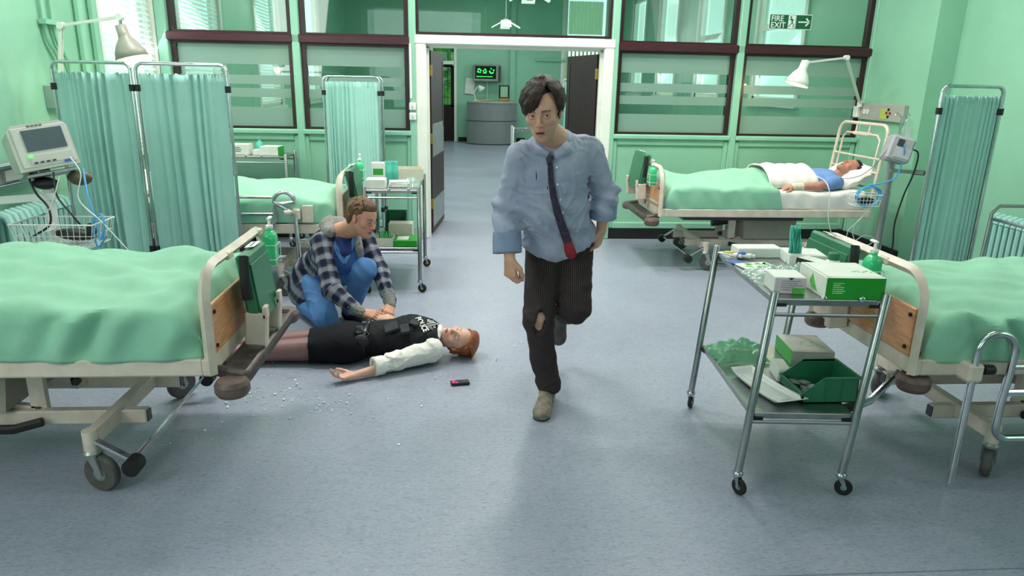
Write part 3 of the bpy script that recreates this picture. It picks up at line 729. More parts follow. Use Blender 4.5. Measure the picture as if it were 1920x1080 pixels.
# raised rail of that bed (arch, two bars, long leg) fixed to its near side
q = MB(); y = .50
q.tube([(1.0, y, .735), (.52, y, .735)], .012, 8); q.tube([(1.0, y, .60), (.52, y, .60)], .012, 8); q.build('side_rail_bar', CHROME, BB)
MB().tube([(.585, y+.02, .44), (.53, y+.02, .50), (.50, y+.02, .56), (.50, y+.02, .68)]+[(.42-.08*cos(radians(a)), y+.02, .70+.08*sin(radians(a))) for a in range(0, 181, 15)]+[(.34, y+.02, .60), (.33, y+.02, .28)], .018, 10).build('side_rail_tube', CHROME, BB)
MB().box((.335, .49, .60), (.06, .07, .09), b=.01).build('rail_clamp', CREAM, BB); MB().box((.25, .48, .60), (.09, .02, .14), b=.004).build('clamp_plate', CREAM, BB)
MB().cyl((.37, .53, .62), (.42, .53, .62), .02).build('clamp_knob', CREAM, BB)
# --- foot-end equipment
def chart_box(o, label, y, zc=.72, ang=10, w_=.40, hh=.36, s=1, near=1):
    cz = 1 if abs(o.rotation_euler.z) < 1 else -1
    t = thing('chart_holder', label, 'chart holder', (o.location.x-cz*.03, o.location.y+cz*y, zc), 0 if cz > 0 else 180, 'green chart holders on the bed ends')
    R = rotm(0, ang, 0)
    MB().box((-.055, 0, .02), (.06, w_, hh), R, b=.012).build('holder_body', DGREEN, t)
    MB().box(Vector((-.088, 0, .02))+R @ Vector((0, 0, -.02)), (.006, w_*.96, hh*.86), R, b=.002).build('front_flap', DGREEN, t)
    q = MB().box(R @ Vector((-.06, -.04*near, hh/2+.0215))+Vector((0, 0, .002)), (.045, .12, .002), R); q.build('label_card', WHITEPL, t)
    q = MB(); [q.box(R @ Vector((-.06, -.04*near+dy, hh/2+.0235))+Vector((0, 0, .002)), (.006, .022, .0012), R) for dy in (-.03, 0, .03)]; q.build('label_marks', INK, t)
    # black handset clipped into the near end
    def hs(u, v):
        a = 2*pi*u; z = -.06+.20*v; bow = .022*sin(pi*v)
        return (-.055+.022*cos(a), near*(w_/2+.018+bow*.6)+.016*sin(a), z+.04)
    MB().grid(hs, 14, 12, True).build('handset', BLACK, t)
    for yy in (near*(w_/2-.02), -near*(w_/2-.03)):
        q = MB(); q.box((-.075, yy, -.17), (.10, .05, .16), rotm(0, -4, 0), b=.008); q.box((-.12, yy, -.09), (.02, .05, .06), b=.004); q.build('bracket', CREAM, t)
    return t
def soap(o, label, y, x=-.07, z=.72, s=1.0):
    cz = 1 if abs(o.rotation_euler.z) < 1 else -1
    t = thing('soap_bottle', label, 'bottle', (o.location.x+cz*x, o.location.y+cz*y, z), 0, 'hand gel bottles on the bed ends')
    def sq(rx, ry, zz, n=20):
        return [(rx*math.copysign(abs(cos(2*pi*k/n))**.5, cos(2*pi*k/n)), ry*math.copysign(abs(sin(2*pi*k/n))**.5, sin(2*pi*k/n)), zz) for k in range(n)]
    rows = [(.036, .026, 0), (.042, .030, .01), (.042, .030, .13), (.040, .028, .15), (.026, .02, .168), (.014, .014, .175), (.014, .014, .19)]
    vs = []; fs = []; n = 20
    for r in rows: vs += sq(*r)
    for j in range(len(rows)-1):
        for k in range(n): fs.append((j*n+k, j*n+(k+1) % n, (j+1)*n+(k+1) % n, (j+1)*n+k))
    fs.append(tuple(range(n-1, -1, -1)))
    q = MB(); q.add([(a*s*.8, b*s*1.35, c*s) for a, b, c in vs], fs); q.build('bottle_body', LGREEN, t)
    MB().lathe([(.018, .185), (.019, .20), (.008, .205), (.006, .23)]).build('collar', WHITEPL, t)
    q = MB().box((.0, .012, .237), (.02, .055, .013), b=.005); q.build('pump_head', WHITEPL, t)
    q = MB()
    for dz in (-.0, .075): q.tube([(-.036, -.048, dz+.03), (-.036, .048, dz+.03), (.036, .048, dz+.03), (.036, -.048, dz+.03)], .0022, 5, closed=True)
    for yy in (-.048, .048): q.tube([(-.036, yy, .105), (-.036, yy, .0), (.036, yy, 0), (.036, yy, .105)], .0022, 5)
    q.build('wire_holder', WHITEPL, t)
    t.scale = (s, s, s) if False else (1, 1, 1)
    return t
chart_box(LB, 'green chart holder on the foot of the nearest left bed', .0, zc=.70, near=1, w_=.30, ang=7, hh=.32)
soap(LB, 'green pump bottle at the foot of the nearest left bed', -.34, z=.72)
chart_box(RB, 'green chart holder on the foot of the nearest right bed', .22, zc=.74, near=-1, w_=.42, hh=.30)
soap(RB, 'green pump bottle at the foot of the nearest right bed', -.13, z=.73, x=-.06)
chart_box(PB, 'green chart holder at the foot of the sleeping patient bed', .14, zc=.79, near=-1, w_=.46)
soap(PB, 'green pump bottle at the foot of the sleeping patient bed', -.33, z=.72)
chart_box(BB, 'green chart holder on the bed foot behind the kneeling man', .12, zc=.74, near=1, w_=.40)
soap(BB, 'green pump bottle on the bed foot behind the kneeling man', -.30, z=.76)

# beds and bedding scaled towards the camera to fit the view; chassis heights stay
def lift(z): return z if z < .3 else (z+(z-.3)/.14*.066 if z < .44 else z*.945+.0908)  # heights above the chassis shrink towards camera height
def scale_to_cam(o, ox=0, oy=0, nx=0, ny=0):
    """scale x, y about (ox, oy), move that point to (nx, ny), lift z"""
    me = o.data
    for v in me.vertices: v.co = (nx+(v.co.x-ox)*.945, ny+(v.co.y-oy)*.945, lift(v.co.z))
def resize_bed(o, extras, roots):
    ox, oy = o.location.x, o.location.y; nx, ny = ox*.945, oy*.945  # bed origin moves towards the camera by the same factor
    for ch in o.children:
        if ch.name.startswith('castor') and len(ch.children):
            xs = [v.co.x for v in ch.data.vertices]; ys = [v.co.y for v in ch.data.vertices]; dx = -.055*sum(xs)/len(xs); dy = -.055*sum(ys)/len(ys)
            for m_ in [ch]+list(ch.children):
                for v in m_.data.vertices: v.co.x += dx; v.co.y += dy
        else: 
            z0 = ch.location.z
            for v in ch.data.vertices: v.co = (v.co.x*.945, v.co.y*.945, lift(v.co.z+z0)-z0)
    o.location.x, o.location.y = nx, ny
    for e in extras: scale_to_cam(e, ox, oy, nx, ny)
    for r in roots:
        r.location = (nx+(r.location.x-ox)*.945, ny+(r.location.y-oy)*.945, lift(r.location.z)); r.scale = (.945, .945, .945)
D_ = bpy.data.objects
for bd, k in ((LB, ''), (RB, '.001'), (PB, '.002'), (BB, '.003')):
    ex = [D_['mattress'+k], D_['blanket'+k]]
    if k in ('', '.001', '.002'): ex.append(D_['bed_sheet'+k])
    if bd is PB: ex += [D_['folded_sheet'], D_['pillow']]
    if bd is BB: ex += [D_['pillow.001']]
    resize_bed(bd, ex, [D_['chart_holder'+k], D_['soap_bottle'+k]])
# ============================================================ CURTAIN SCREENS
def curtain_panel(parent, x0, x1, y0, y1, ztop, zbot, seed, m, nfold=9, amp=.018, lean=0):
    rg = random.Random(seed); P = [rg.uniform(0, 6.28) for _ in range(6)]
    nu, nv = 150, 26; dx, dy = x1-x0, y1-y0; Ld = sqrt(dx*dx+dy*dy); ax, ay = dx/Ld, dy/Ld
    cs = [rg.uniform(0, 1) for _ in range(4)]
    def fn(u, v):
        z = zbot+(ztop-zbot)*v
        uu = u+.02*sin(7*u+3*v+P[0])*(1-v)
        ph = 2*pi*nfold*(uu+.045*sin(2*pi*uu*1.3+P[1])+.03*sin(2*pi*uu*2.7+P[2]))
        a = 1.45*amp*(.55+.45*sin(2*pi*u*1.1+P[3]))*(1-.35*v)
        off = a*sin(ph)+a*.4*sin(2.1*ph+P[4]+v*1.5)*(.5+.5*(1-v))
        if v > .975: off += .005*sin(ph*4); z += .006*sin(ph*3+P[5])
        ed = min(1, u*12, (1-u)*12); off *= ed
        return (x0+dx*u-ay*off, y0+dy*u+ax*off, z)
    return MB().grid(fn, nu, nv).build('curtain', m, parent, .002)
def panel_frame(parent, x0, x1, y0, y1, top, r=.012, clips=(1.55, .42), d=0, depth=None):
    dx, dy = x1-x0, y1-y0; Ld = sqrt(dx*dx+dy*dy); ax, ay = dx/Ld, dy/Ld; c = .05
    pts = [(x0, y0, .08)]+[(x0, y0, top-c)]+[(x0+ax*(c-c*cos(radians(a))), y0+ay*(c-c*cos(radians(a))), top-c+c*sin(radians(a))) for a in range(15, 91, 15)]
    pts += [(x1-ax*(c-c*cos(radians(a))), y1-ay*(c-c*cos(radians(a))), top-c+c*sin(radians(a))) for a in range(90, 14, -15)]+[(x1, y1, top-c), (x1, y1, .08)]
    MB().tube(pts, r, 10).build('frame_tube', CHROME, parent)
    for (x, y) in ((x0, y0), (x1, y1)):
        for z in clips: MB().cyl((x, y, z-.022), (x, y, z+.022), r*1.7, seg=12).build('clip', BLACK, parent)
        MB().cyl((x-.02, y, .04), (x+.02, y, .04), .04, seg=14).build('castor', BLACK, parent)
sA = thing('curtain_screen', 'tall two-panel pale green curtain screen standing by the left wall', 'screen', group='folding curtain screens')
panel_frame(sA, -2.785, -2.24, 5.25, 5.19, 1.722, clips=(1.56, .43))
panel_frame(sA, -2.205, -1.61, 5.19, 5.22, 1.722, clips=(1.56, .43))
curtain_panel(sA, -2.77, -2.25, 5.25, 5.19, 1.655, .36, 3, SCREENC, 9)
curtain_panel(sA, -2.19, -1.625, 5.19, 5.22, 1.655, .36, 8, SCREENC, 8)
sB = thing('curtain_screen', 'pale green curtain screen beside the doorway, behind the made bed', 'screen', group='folding curtain screens')
panel_frame(sB, -1.29, -.765, 7.05, 7.05, 1.67, clips=(1.52, .4)); panel_frame(sB, -1.27, -.745, 7.12, 7.12, 1.67, clips=(1.52, .4))
curtain_panel(sB, -1.275, -.785, 7.05, 7.05, 1.62, .3, 5, SCREENC, 11, .012)
curtain_panel(sB, -1.255, -.765, 7.12, 7.12, 1.62, .3, 6, SCREENC, 8, .01)
sC = thing('curtain_screen', 'folded pale curtain screen of several panels by the right wall', 'screen', group='folding curtain screens')
for k in range(3):
    yy = 4.68+.06*k; xx = 3.225+.05*k
    panel_frame(sC, xx, xx+.455, yy, yy+.03, 1.685, clips=(1.52, .4))
    if k < 2: curtain_panel(sC, xx+.02, xx+.44, yy, yy+.03, 1.62, .3, 15+k, SCREENC, 9, .012)
sD = thing('curtain_screen', 'dark railed green curtain screen in the room beyond the doorway', 'screen', group='folding curtain screens')
panel_frame(sD, 1.85, 2.6, 13, 13.2, 1.72); curtain_panel(sD, 1.87, 2.58, 13, 13.2, 1.66, .3, 25, SCREENC, 10)

# ============================================================ TROLLEYS
def trolley(label, loc, rz, w_, d, H_=.89, top=.85, low=.36, hub=None, lean=0):
    o = thing('steel_trolley', label, 'trolley', loc, rz, 'steel instrument trolleys')
    for i, (sx, sy) in enumerate(((-1, -1), (1, -1), (1, 1), (-1, 1))):
        x, y = sx*w_/2, sy*d/2
        l = MB().tube([(x-lean, y, .085), (x+lean*.98, y, H_-.004), (x+lean, y, H_)], [.0165, .0165, .013], 12).build('leg', STEEL, o)
        MB().lathe([(.018, .078), (.023, .085), (.023, .095), (.018, .102)], (x-lean, y, 0), seg=12).build('collar', CHROME, l)
        castor(o, (x-lean, y, .09), -60+40*i, .036, hub or ALU)
    for z in (top, low):
        e = lean*(2*z/H_-1); q = MB(); q.X = Matrix.Translation((e, 0, 0)); q.box((0, 0, z), (w_-.02, d-.02, .012), b=.003); q.box((0, -d/2+.012, z-.008), (w_-.04, .006, .022)); q.box((0, d/2-.012, z-.008), (w_-.04, .006, .022))
        for s in (-1, 1): q.box((s*(w_/2-.01), 0, z-.008), (.006, d-.04, .022))
        q.build('shelf', STEEL, o)
        q = MB(); q.X = Matrix.Translation((e, 0, 0)); [MB().box((sx*(w_/2-.03)+e, sy*(d/2-.03), z-.018), (.05, .05, .012)).build('corner_block', BLACK, o) for sx in (-1, 1) for sy in (-1, 1)]
    for z in (top-.055, low-.03):
        e = lean*(2*z/H_-1)
        for s in (-1, 1): MB().tube([(-w_/2+e, s*d/2, z), (w_/2+e, s*d/2, z)], .0075, 8).build('cross_rail', STEEL, o)
    [MB().ball((x+lean, -d/2+.008, top+.01), (.012, .004, .012), 10).build('shelf_clip', CHROME, o) for x in (-.02, .13)]
    return o
T1 = trolley('tall steel trolley crowded with supplies before the right bed', (1.44, 2.93, 0), -4, .437, .80, lean=.03)
T2 = trolley('steel trolley of supplies against the left door frame', (-.53, 5.92, 0), 0, .42, .82, .855, .82, .36, mat('yellow castor hub', (210, 180, 60), .4))
T3 = trolley('steel trolley with glove boxes under the partition windows', (-2.06, 7.3, 0), 0, .72, .40, .93, .90, .4)
T4 = trolley('dark green trolley far behind the running man', (1.2, 13, 0), 0, .5, .4)
# ============================================================ SUPPLIES
def carton(name, label, c, d, rz, m=None, face=None, side=None, group=None, marks=(), tuck=True, cat='box'):
    """a card box: body, coloured front band, printed marks; c = centre of the base"""
    o = thing(name, label, cat, c, rz, group)
    w_, l_, h_ = d
    MB().box((0, 0, h_/2), (w_, l_, h_), b=.0015).build('body', m or BOXW, o)
    if face: MB().box((0, -l_/2-.0008, h_/2), (w_*.99, .0012, h_*.98)).build('front_panel', face, o)
    if side: MB().box((-w_/2-.0008, 0, h_/2), (.0012, l_*.99, h_*.98)).build('side_panel', side, o)
    if tuck: MB().box((0, l_*.02, h_+.0006), (w_*.96, l_*.9, .001)).build('lid_flap', m or BOXW, o)
    return o
def bars(parent, name, m, x0, z0, y, rows, dz, ln, seed=1, h=.003):
    """rows of small print too fine to read, as flat ink strokes"""
    rg = random.Random(seed); q = MB()
    for r in range(rows):
        x = x0
        while x < x0+ln*(.6+.4*rg.random()):
            w_ = rg.uniform(.003, .008); q.box((x+w_/2, y, z0-r*dz), (w_, .0006, h)); x += w_+.002
    return q.build(name, m, parent, kind='stuff')
def crumple(name, label, c, size, seed, m=FILMW, cat='bag', group=None, n=34):
    rg = np.random.RandomState(seed); q = MB()
    pk = rg.uniform(-1, 1, (26, 2)); ph = rg.uniform(.3, 1, 26); dirs = rg.uniform(-9, 9, (12, 2))
    def fn(u, v):
        a, b = 2*u-1, 2*v-1
        r = max(abs(a), abs(b)); dome = max(0, 1-r**2.4)
        z = 0
        for k in range(12): z += abs(sin(dirs[k][0]*a+dirs[k][1]*b+k))/12
        z2 = max(0, 1-min((abs(a-p[0])*2.6)+(abs(b-p[1])*2.6) for p in pk))
        ed = 1+.12*sin(a*9+seed)+.1*sin(b*11)
        return Vector(c)+Vector((a*size[0]/2*ed, b*size[1]/2*(1+.1*sin(a*7)), .003+size[2]*dome*(.35+.9*z*.6+.45*z2)))
    q.grid(fn, n, n); return tag(q.build(name, m, None, .0008), label, cat, group)
PINK = mat('pale pink print', (214, 196, 204), .5); TXT = mat('grey print', (110, 114, 116), .6)
LEAFM = mat('fresh green print', (90, 190, 80), .5, var=.3, vs=30)
zt = .857
b = carton('glove_box', 'white and green glove box, front corner of the tall trolley', (1.548, 2.662, zt), (.235, .25, .088), -3, BOXW, BOXG)
bars(b, 'print', mat('white print', (210, 240, 210), .5), -.09, .066, -.127, 6, .008, .05, 2)
q = MB(); [q.box((.03+.012*k+.004*sin(k*2), .01*sin(k*1.7)-.03, .0895), (.014, .007, .0008), rotm(0, 0, 40*k)) for k in range(8)]; q.build('leaf_print', LEAFM, b, kind='stuff')
q = MB(); [q.box((-.1+.012*k, -.117, .0895), (.005, .002, .0006)) for k in range(1)]; [q.box((-.108, -.11+.018*k, .0895), (.003, .008, .0006)) for k in range(13)]; q.build('perforation', INK, b, kind='stuff')
q = MB().prism([(-.06, .01), (-.02, .05), (.0, .075), (.02, .04), (.0, .02)], -.1185, -.1175, 'x'); q.build('side_leaf', LEAFM, b)
b = carton('suture_box', 'small white carton with pink label on the tall trolley', (1.325, 2.685, zt), (.125, .13, .066), -6, BOXW, PINK)
bars(b, 'print', TXT, -.035, .052, -.0665, 5, .009, .085, 3); MB().prism([(-.012, .066), (.012, .066), (0, .056)], -.068, -.0665, 'y').build('thumb_notch', INK, b)
MB().box((.035, -.0668, .012), (.05, .0008, .024)).build('green_patch', LEAFM, b)
b = carton('flat_carton', 'long flat white carton at the rear edge of the tall trolley', (1.45, 3.27, zt), (.22, .10, .045), 0)
carton('flat_carton', 'shallow white carton behind the teal wrapped packets', (1.62, 3.14, zt), (.17, .16, .05), -8)
b = carton('labelled_carton', 'white carton with black label beside the white bottle', (1.60, 2.98, zt), (.07, .15, .05), 22, BOXW, None, INK)
b = thing('white_bottle', 'white squat bottle with green screw cap on the tall trolley', 'bottle', (1.655, 2.93, zt))
MB().lathe([(.03, 0), (.034, .004), (.034, .05), (.026, .062), (.02, .066)], seg=22).build('body', WHITEPL, b); MB().lathe([(.023, .064), (.024, .07), (.024, .092), (.020, .096)], seg=14).build('cap', DGREEN, b)
for k, (x, y, a) in enumerate(((1.548, 3.105, 4), (1.572, 3.10, -3))):
    t = thing('teal_packet', ['teal wrapped sterile packet leaning upright on the tall trolley', 'second teal wrapped packet with a torn pale top, stood upright'][k], 'packet', (x, y, zt), 0, 'teal packets on trolleys')
    q = MB()
    def pf_(u, v): return (-.021+.042*u+.004*sin(5*v), .008*sin(pi*u)+.004*sin(9*v), .175*v+.006*sin(14*u)*(v > .9))
    q.grid(pf_, 12, 20); w0 = q.build('wrap', TEAL, t, .006); w0.rotation_euler = (radians(-4), radians(a), 0)
    for xx in (-.012, .01): MB().box((xx, -.004, .085), (.0016, .014, .16)).build('seam', mat('deeper teal seam', (60, 160, 144), .6), t).rotation_euler = (radians(-4), radians(a), 0)
crumple('plastic_bag', 'clear crumpled plastic bag in the middle of the tall trolley', (1.36, 2.86, zt), (.22, .17, .05), 3)
crumple('plastic_bag', 'clear crinkled wrapper lying against the glove box', (1.48, 2.88, zt), (.14, .13, .055), 5)
def tube_pack(name, label, c, rz, m, ml, s=1):
    o = thing(name, label, 'tube', c, rz); q = MB()
    def fn(u, v):
        a = 2*pi*u; r = .014*(1-v)**.0; return (r*cos(a)*(1+.35*v), -.05+.1*v, .0145+.0135*sin(a)*(1-.85*v))
    q.grid(fn, 16, 10, True); q.build('tube_body', m, o); MB().cyl((0, -.052, .0145), (0, -.068, .0145), .009).build('cap', WHITEPL, o)
    MB().box((0, .0, .0235), (.024, .05, .008), rotm(-8, 0, 0), b=.002).build('label', ml, o); return o
tube_pack('ointment_tube', 'white tube with yellow label at trolley rear corner', (1.30, 3.24, zt), 40, WHITEPL, mat('yellow label', (220, 200, 70), .5))
tube_pack('ointment_tube', 'white tube with blue label at trolley rear corner', (1.345, 3.21, zt), 70, WHITEPL, mat('blue label', (40, 90, 190), .5))
o = thing('leaf_packet', 'flat white packet printed with green leaves on the trolley', 'packet', (1.36, 3.04, zt+.004), 12)
MB().box((0, 0, 0), (.16, .12, .008), b=.003).build('packet_body', BOXW, o)
q = MB(); rg = random.Random(5)
for k in range(16): q.box((rg.uniform(-.05, .06), rg.uniform(-.04, .04), .0045), (.03, .012, .0008), rotm(0, 0, rg.uniform(0, 180)))
q.build('leaf_print', LEAFM, o, kind='stuff')
tag(box('paper_slip', (1.30, 3.11, zt+.003), (.07, .11, .003), mat('blue paper', (70, 100, 160), .6), r=rotm(0, 0, 30)), 'dark blue paper slip under the leaf packet', 'paper')
# lower shelf
zl = .367
crumple('plastic_bag', 'clear bag of green packets at left of the lower shelf', (1.37, 3.17, zl), (.27, .19, .085), 8, film_mat('green tinted film', (150, 216, 178), .45, .15), n=40)
b = carton('grey_topped_box', 'green sided carton with pale grey lid behind the parts bin', (1.70, 3.15, zl), (.20, .24, .075), -6, mat('pale grey card', (176, 180, 172), .5), None, BOXG)
q = MB(); [q.box((-.03+.016*k, .03*sin(k*1.9)-.02, .0765), (.016, .007, .0008), rotm(0, 0, 50*k)) for k in range(7)]; q.build('leaf_print', LEAFM, b, kind='stuff')
b = carton('small_carton', 'small printed white carton tucked beside the green bin', (1.475, 2.92, zl), (.055, .14, .06), -10); bars(b, 'print', TXT, -.02, .05, -.0708, 5, .009, .04, 7)
def parts_bin(name, label, c, rz, w_=.21, l_=.24, h_=.115, m=DGREEN):
    o = thing(name, label, 'bin', c, rz); t = .004
    # open to local -x : pick front low lip; walls
    q = MB(); q.box((0, 0, t/2), (l_, w_, t)); q.box((l_/2-t/2, 0, h_/2), (t, w_, h_)); q.build('bin_base', m, o)
    for s in (-1, 1):
        y = s*(w_/2-t/2); q = MB()
        q.prism([(-l_/2, 0), (l_/2, 0), (l_/2, h_), (-l_/2+.09, h_), (-l_/2, .045)], y-t/2, y+t/2, 'y')
        q.box((.045, y+s*.004, h_-.003), (l_-.09, .012, .008)); q.build('side_wall', m, o)
        for xx in (-.02, .05): MB().box((xx, y+s*.004, h_/2), (.003, .004, h_-.01)).build('rib', m, o)
    q = MB(); q.box((-l_/2+t/2, 0, .022), (t, w_, .045)); q.box((-l_/2-.002, 0, .043), (.01, w_+.008, .007)); q.build('front_lip', m, o)
    MB().box((l_/2+.003, 0, h_-.003), (.012, w_+.01, .008)).build('rim', m, o)
    return o
parts_bin('parts_bin', 'dark green open fronted parts bin on the lower shelf', (1.565, 2.74, zl), 0)
q = MB(); rg = random.Random(2)
for k in range(9): q.box((1.50+rg.uniform(-.03, .03), 2.74+rg.uniform(-.06, .06), zl+.012+.003*k), (.06, .03, .004), rotm(rg.uniform(-12, 12), rg.uniform(-12, 12), rg.uniform(0, 90)))
tag(q.build('steel_packets', mat('foil packets', (150, 156, 158), .4, .3), None, kind='stuff'), 'foil packets inside the dark green parts bin', 'packets')
o = thing('paper_tray', 'long white moulded tray on the lower trolley shelf', 'tray', (1.355, 2.79, zl+.002), 12)
q = MB()
def ty(u, v):
    a, b = 2*u-1, 2*v-1; w_ = .065*(1-.12*b); e = max(abs(a), abs(b))
    return (a*w_+.02*(1-b*b)*-1, b*.19, .022*max(0, (e-.75)/.25)**1.5+.004)
q.grid(ty, 22, 30); q.build('tray_body', WHITEPL, o, .002); MB().box((-.005, 0, .006), (.05, .28, .004)).build('tray_ridge', WHITEPL, o)
# back trolley supplies
zt, zl = .827, .367
carton('carton', 'white carton at near left corner of the back trolley', (-.66, 5.64, zt), (.15, .14, .07), 0, BOXW)
carton('carton', 'cream flat carton near the front of the back trolley', (-.60, 5.60, zt+.0), (.01, .01, .01), 0) if False else None
b = carton('carton', 'tall white box with green label on the back trolley', (-.665, 5.88, zt), (.11, .09, .17), 0, BOXW, None); MB().box((0, -.046, .10), (.08, .002, .05)).build('green_label', BOXG, b)
for k in range(2):
    t = thing('teal_packet', ['teal packet standing in the back trolley, left', 'teal packet standing in the back trolley with crumpled top, right'][k], 'packet', (-.585+.05*k, 5.86+.02*k, zt), 0, 'teal packets on trolleys')
    q = MB(); q.grid(lambda u, v: (-.028+.056*u, .008*sin(pi*u)+.004*sin(9*v), .18*v+.006*sin(14*u)*(v > .9)), 12, 16); q.build('wrap', TEAL, t, .006)
def open_tray(label, c, w_, l_, h_, m=BOXW, rz=0):
    o = thing('card_tray', label, 'box', c, rz); t = .004
    MB().box((0, 0, t/2), (w_, l_, t)).build('tray_base', m, o)
    for s in (-1, 1):
        MB().box((s*(w_/2), 0, h_/2), (t, l_, h_)).build('wall', m, o); MB().box((0, s*(l_/2), h_/2), (w_, t, h_)).build('wall', m, o)
    return o
open_tray('empty white card tray at the rear of the back trolley', (-.44, 6.14, zt), .24, .20, .10, mat('cream card', (210, 208, 188), .5))
o = thing('paper_pad', 'stack of white dressings on the back trolley', 'dressings', (-.50, 5.72, zt))
for k in range(4): MB().box((.004*k, .003*k, .006+.011*k), (.15, .12, .009), rotm(0, 0, 4*k), b=.002).build('dressing', WHITEPL, o)
crumple('plastic_bag', 'clear crumpled bag at right of the back trolley top', (-.40, 5.80, zt), (.13, .30, .06), 11)
crumple('plastic_bag', 'clear bag behind the kneeling man on the lower shelf', (-.37, 5.60, zl), (.03, .03, .01), 12) if False else None
open_tray('white tray of green pens on the lower shelf of back trolley', (-.60, 5.62, zl), .13, .15, .07, mat('cream card', (1, 1, 1)))
for k in range(6):
    tag(MB().tube([(-.64+.016*k, 5.60+.01*(k % 2), zl+.01), (-.645+.018*k, 5.62, zl+.11)], .006, 6).build('green_pen', LGREEN if k % 2 else BOXG, None), 'green pen standing in the white tray on the lower shelf', 'pen', 'green pens in the lower tray')
b = carton('carton', 'bright green boxed gloves low on the back trolley', (-.44, 5.66, zl), (.19, .22, .05), 0, BOXG); MB().box((-.02, -.02, .0525), (.09, .13, .002)).build('label', BOXW, b)
carton('carton', 'white carton at the middle of the lower shelf by the doorframe', (-.50, 5.95, zl), (.20, .14, .12), 0, mat('cream card', (1, 1, 1)))
carton('carton', 'small green and white carton low beside the door frame', (-.385, 5.88, zl), (.10, .12, .09), 0, BOXW, LEAFM) if False else None
parts_bin('parts_bin', 'dark green bin at the rear of the back trolley shelf', (-.56, 6.17, zl), 90, .18, .2, .17)
# trolley under windows
zt = .907
b = carton('carton', 'white printed carton on the trolley under the windows', (-2.18, 7.30, zt), (.20, .16, .10), 0, BOXW); bars(b, 'print', INK, -.04, .07, -.081, 3, .018, .08, 9, .008)
carton('carton', 'little white carton between the two window trolley boxes', (-2.0, 7.26, zt), (.08, .1, .05), 0, BOXW)
b = carton('carton', 'white and green carton at trolley end under the windows', (-1.87, 7.28, zt), (.18, .16, .085), -8, BOXW, None); MB().box((.091, 0, .0425), (.002, .155, .08)).build('green_side', BOXG, b)
o = thing('teal_bottle', 'small teal pump bottle behind the window trolley boxes', 'bottle', (-2.02, 7.40, zt)); MB().lathe([(.03, 0), (.033, .01), (.033, .10), (.012, .13), (.012, .15)]).build('body', TEAL, o); MB().box((0, -.01, .155), (.02, .05, .012)).build('pump_head', TEAL, o)

# ============================================================ WALL EQUIPMENT
def anglepoise(name, label, base, elbow, tip, shade_c, tilt, rz, mount='wall', sm=None):
    o = thing(name, label, 'lamp', base)
    B = Vector(base); E = Vector(elbow)-B; T = Vector(tip)-B; Sx = Vector(shade_c)-B
    MB().cyl((0, 0, -.03), (0, 0, .03), .028).build('wall_mount', WHITE_P, o)
    for a, b_, nm in (((0, 0, 0), E, 'lower_arm'), (E, T, 'upper_arm')):
        q = MB(); d = Vector((0, .014, 0))
        q.bar(Vector(a)+d, Vector(b_)+d, .010, .018); q.bar(Vector(a)-d, Vector(b_)-d, .010, .018); q.build(nm, WHITE_P, o)
    for p in (E, T): MB().cyl(p+Vector((0, -.026, 0)), p+Vector((0, .026, 0)), .024, seg=14).build('joint', WHITE_P, o)
    R = rotm(0, tilt, rz)
    top = Sx+R @ Vector((0, 0, .15))
    MB().tube([T, (T+top)/2+Vector((0, 0, .0)), top], .011, 8).build('neck', CHROME, o)
    MB().lathe([(.036, .16), (.038, .09), (.045, .07), (.075, .03), (.10, -.02), (.112, -.07)], Sx, R, 28, caps=False).build('lamp_shade', sm or WHITE_P, o, .003)
    MB().lathe([(.005, .162), (.036, .16)], Sx, R, 20).build('shade_cap', WHITE_P, o)
    MB().ball(Sx+R @ Vector((0, 0, -.03)), .045, 14).build('bulb', BULB, o)
    MB().lathe([(.066, .02), (.106, -.062)], Sx, R, 28, caps=False).build('shade_lining', mat('warm lit enamel', (255, 236, 190), .4), o)
    d = bpy.data.lights.new('bulb_light', 'POINT'); d.energy = 5; d.color = (1, .85, .5); d.shadow_soft_size = .04
    l = bpy.data.objects.new('bulb_light', d); COL.objects.link(l); l.parent = o; l.location = Sx+R @ Vector((0, 0, -.09)); return o
anglepoise('reading_lamp', 'white jointed reading lamp above the left curtain screen', (-2.93, 5.6, 1.55), (-2.855, 5.6, 1.975), (-2.42, 5.55, 2.04), (-2.385, 5.55, 1.83), -14, 0, sm=mat('grey enamel shade', (150, 150, 140), .4))  # white shade given a grey colour to look backlit
anglepoise('reading_lamp', 'white jointed reading lamp above the sleeping patient', (4.28, 7.52, 1.50), (3.83, 7.1, 1.95), (3.36, 6.97, 1.89), (3.31, 6.97, 1.75), 16, 0)
o = thing('wall_box', 'grey wall junction box under the two conduits', 'box', (-2.96, 5.50, 1.48))
MB().box((0, .12, 0), (.09, .22, .17), b=.008).build('box_body', mat('pale green grey enamel', (150, 170, 158), .4), o); MB().box((.05, .18, -.01), (.03, .15, .14), b=.006).build('cream_cover', mat('cream cover', (206, 196, 172), .4), o)
o = thing('bedhead_panel', 'grey bed head services panel with red socket', 'panel', (4.335, 7.20, 1.425))
pm = mat('grey panel enamel', (168, 166, 160), .4)
MB().box((0, -.02, 0), (.05, .80, .17), b=.006).build('panel_body', pm, o)
for k, y in enumerate((.26, .20)): MB().box((-.028, y, .0), (.01, .035, .05), b=.002).build('switch', WHITEPL, o)
MB().box((-.027, -.10, -.01), (.006, .12, .10)).build('label_plate', mat('yellow green label', (180, 190, 90), .5), o)
for (dy, dz) in ((-.18, .035), (-.15, 0), (-.21, 0), (-.18, -.035)): MB().cyl((-.024, dy, dz), (-.036, dy, dz), .013, seg=10).build('socket', mat('red socket', (150, 40, 36), .4) if dz == 0 else INK, o)
MB().box((-.03, .40, -.01), (.05, .09, .12), b=.01).build('lamp_mount', WHITE_P, o)
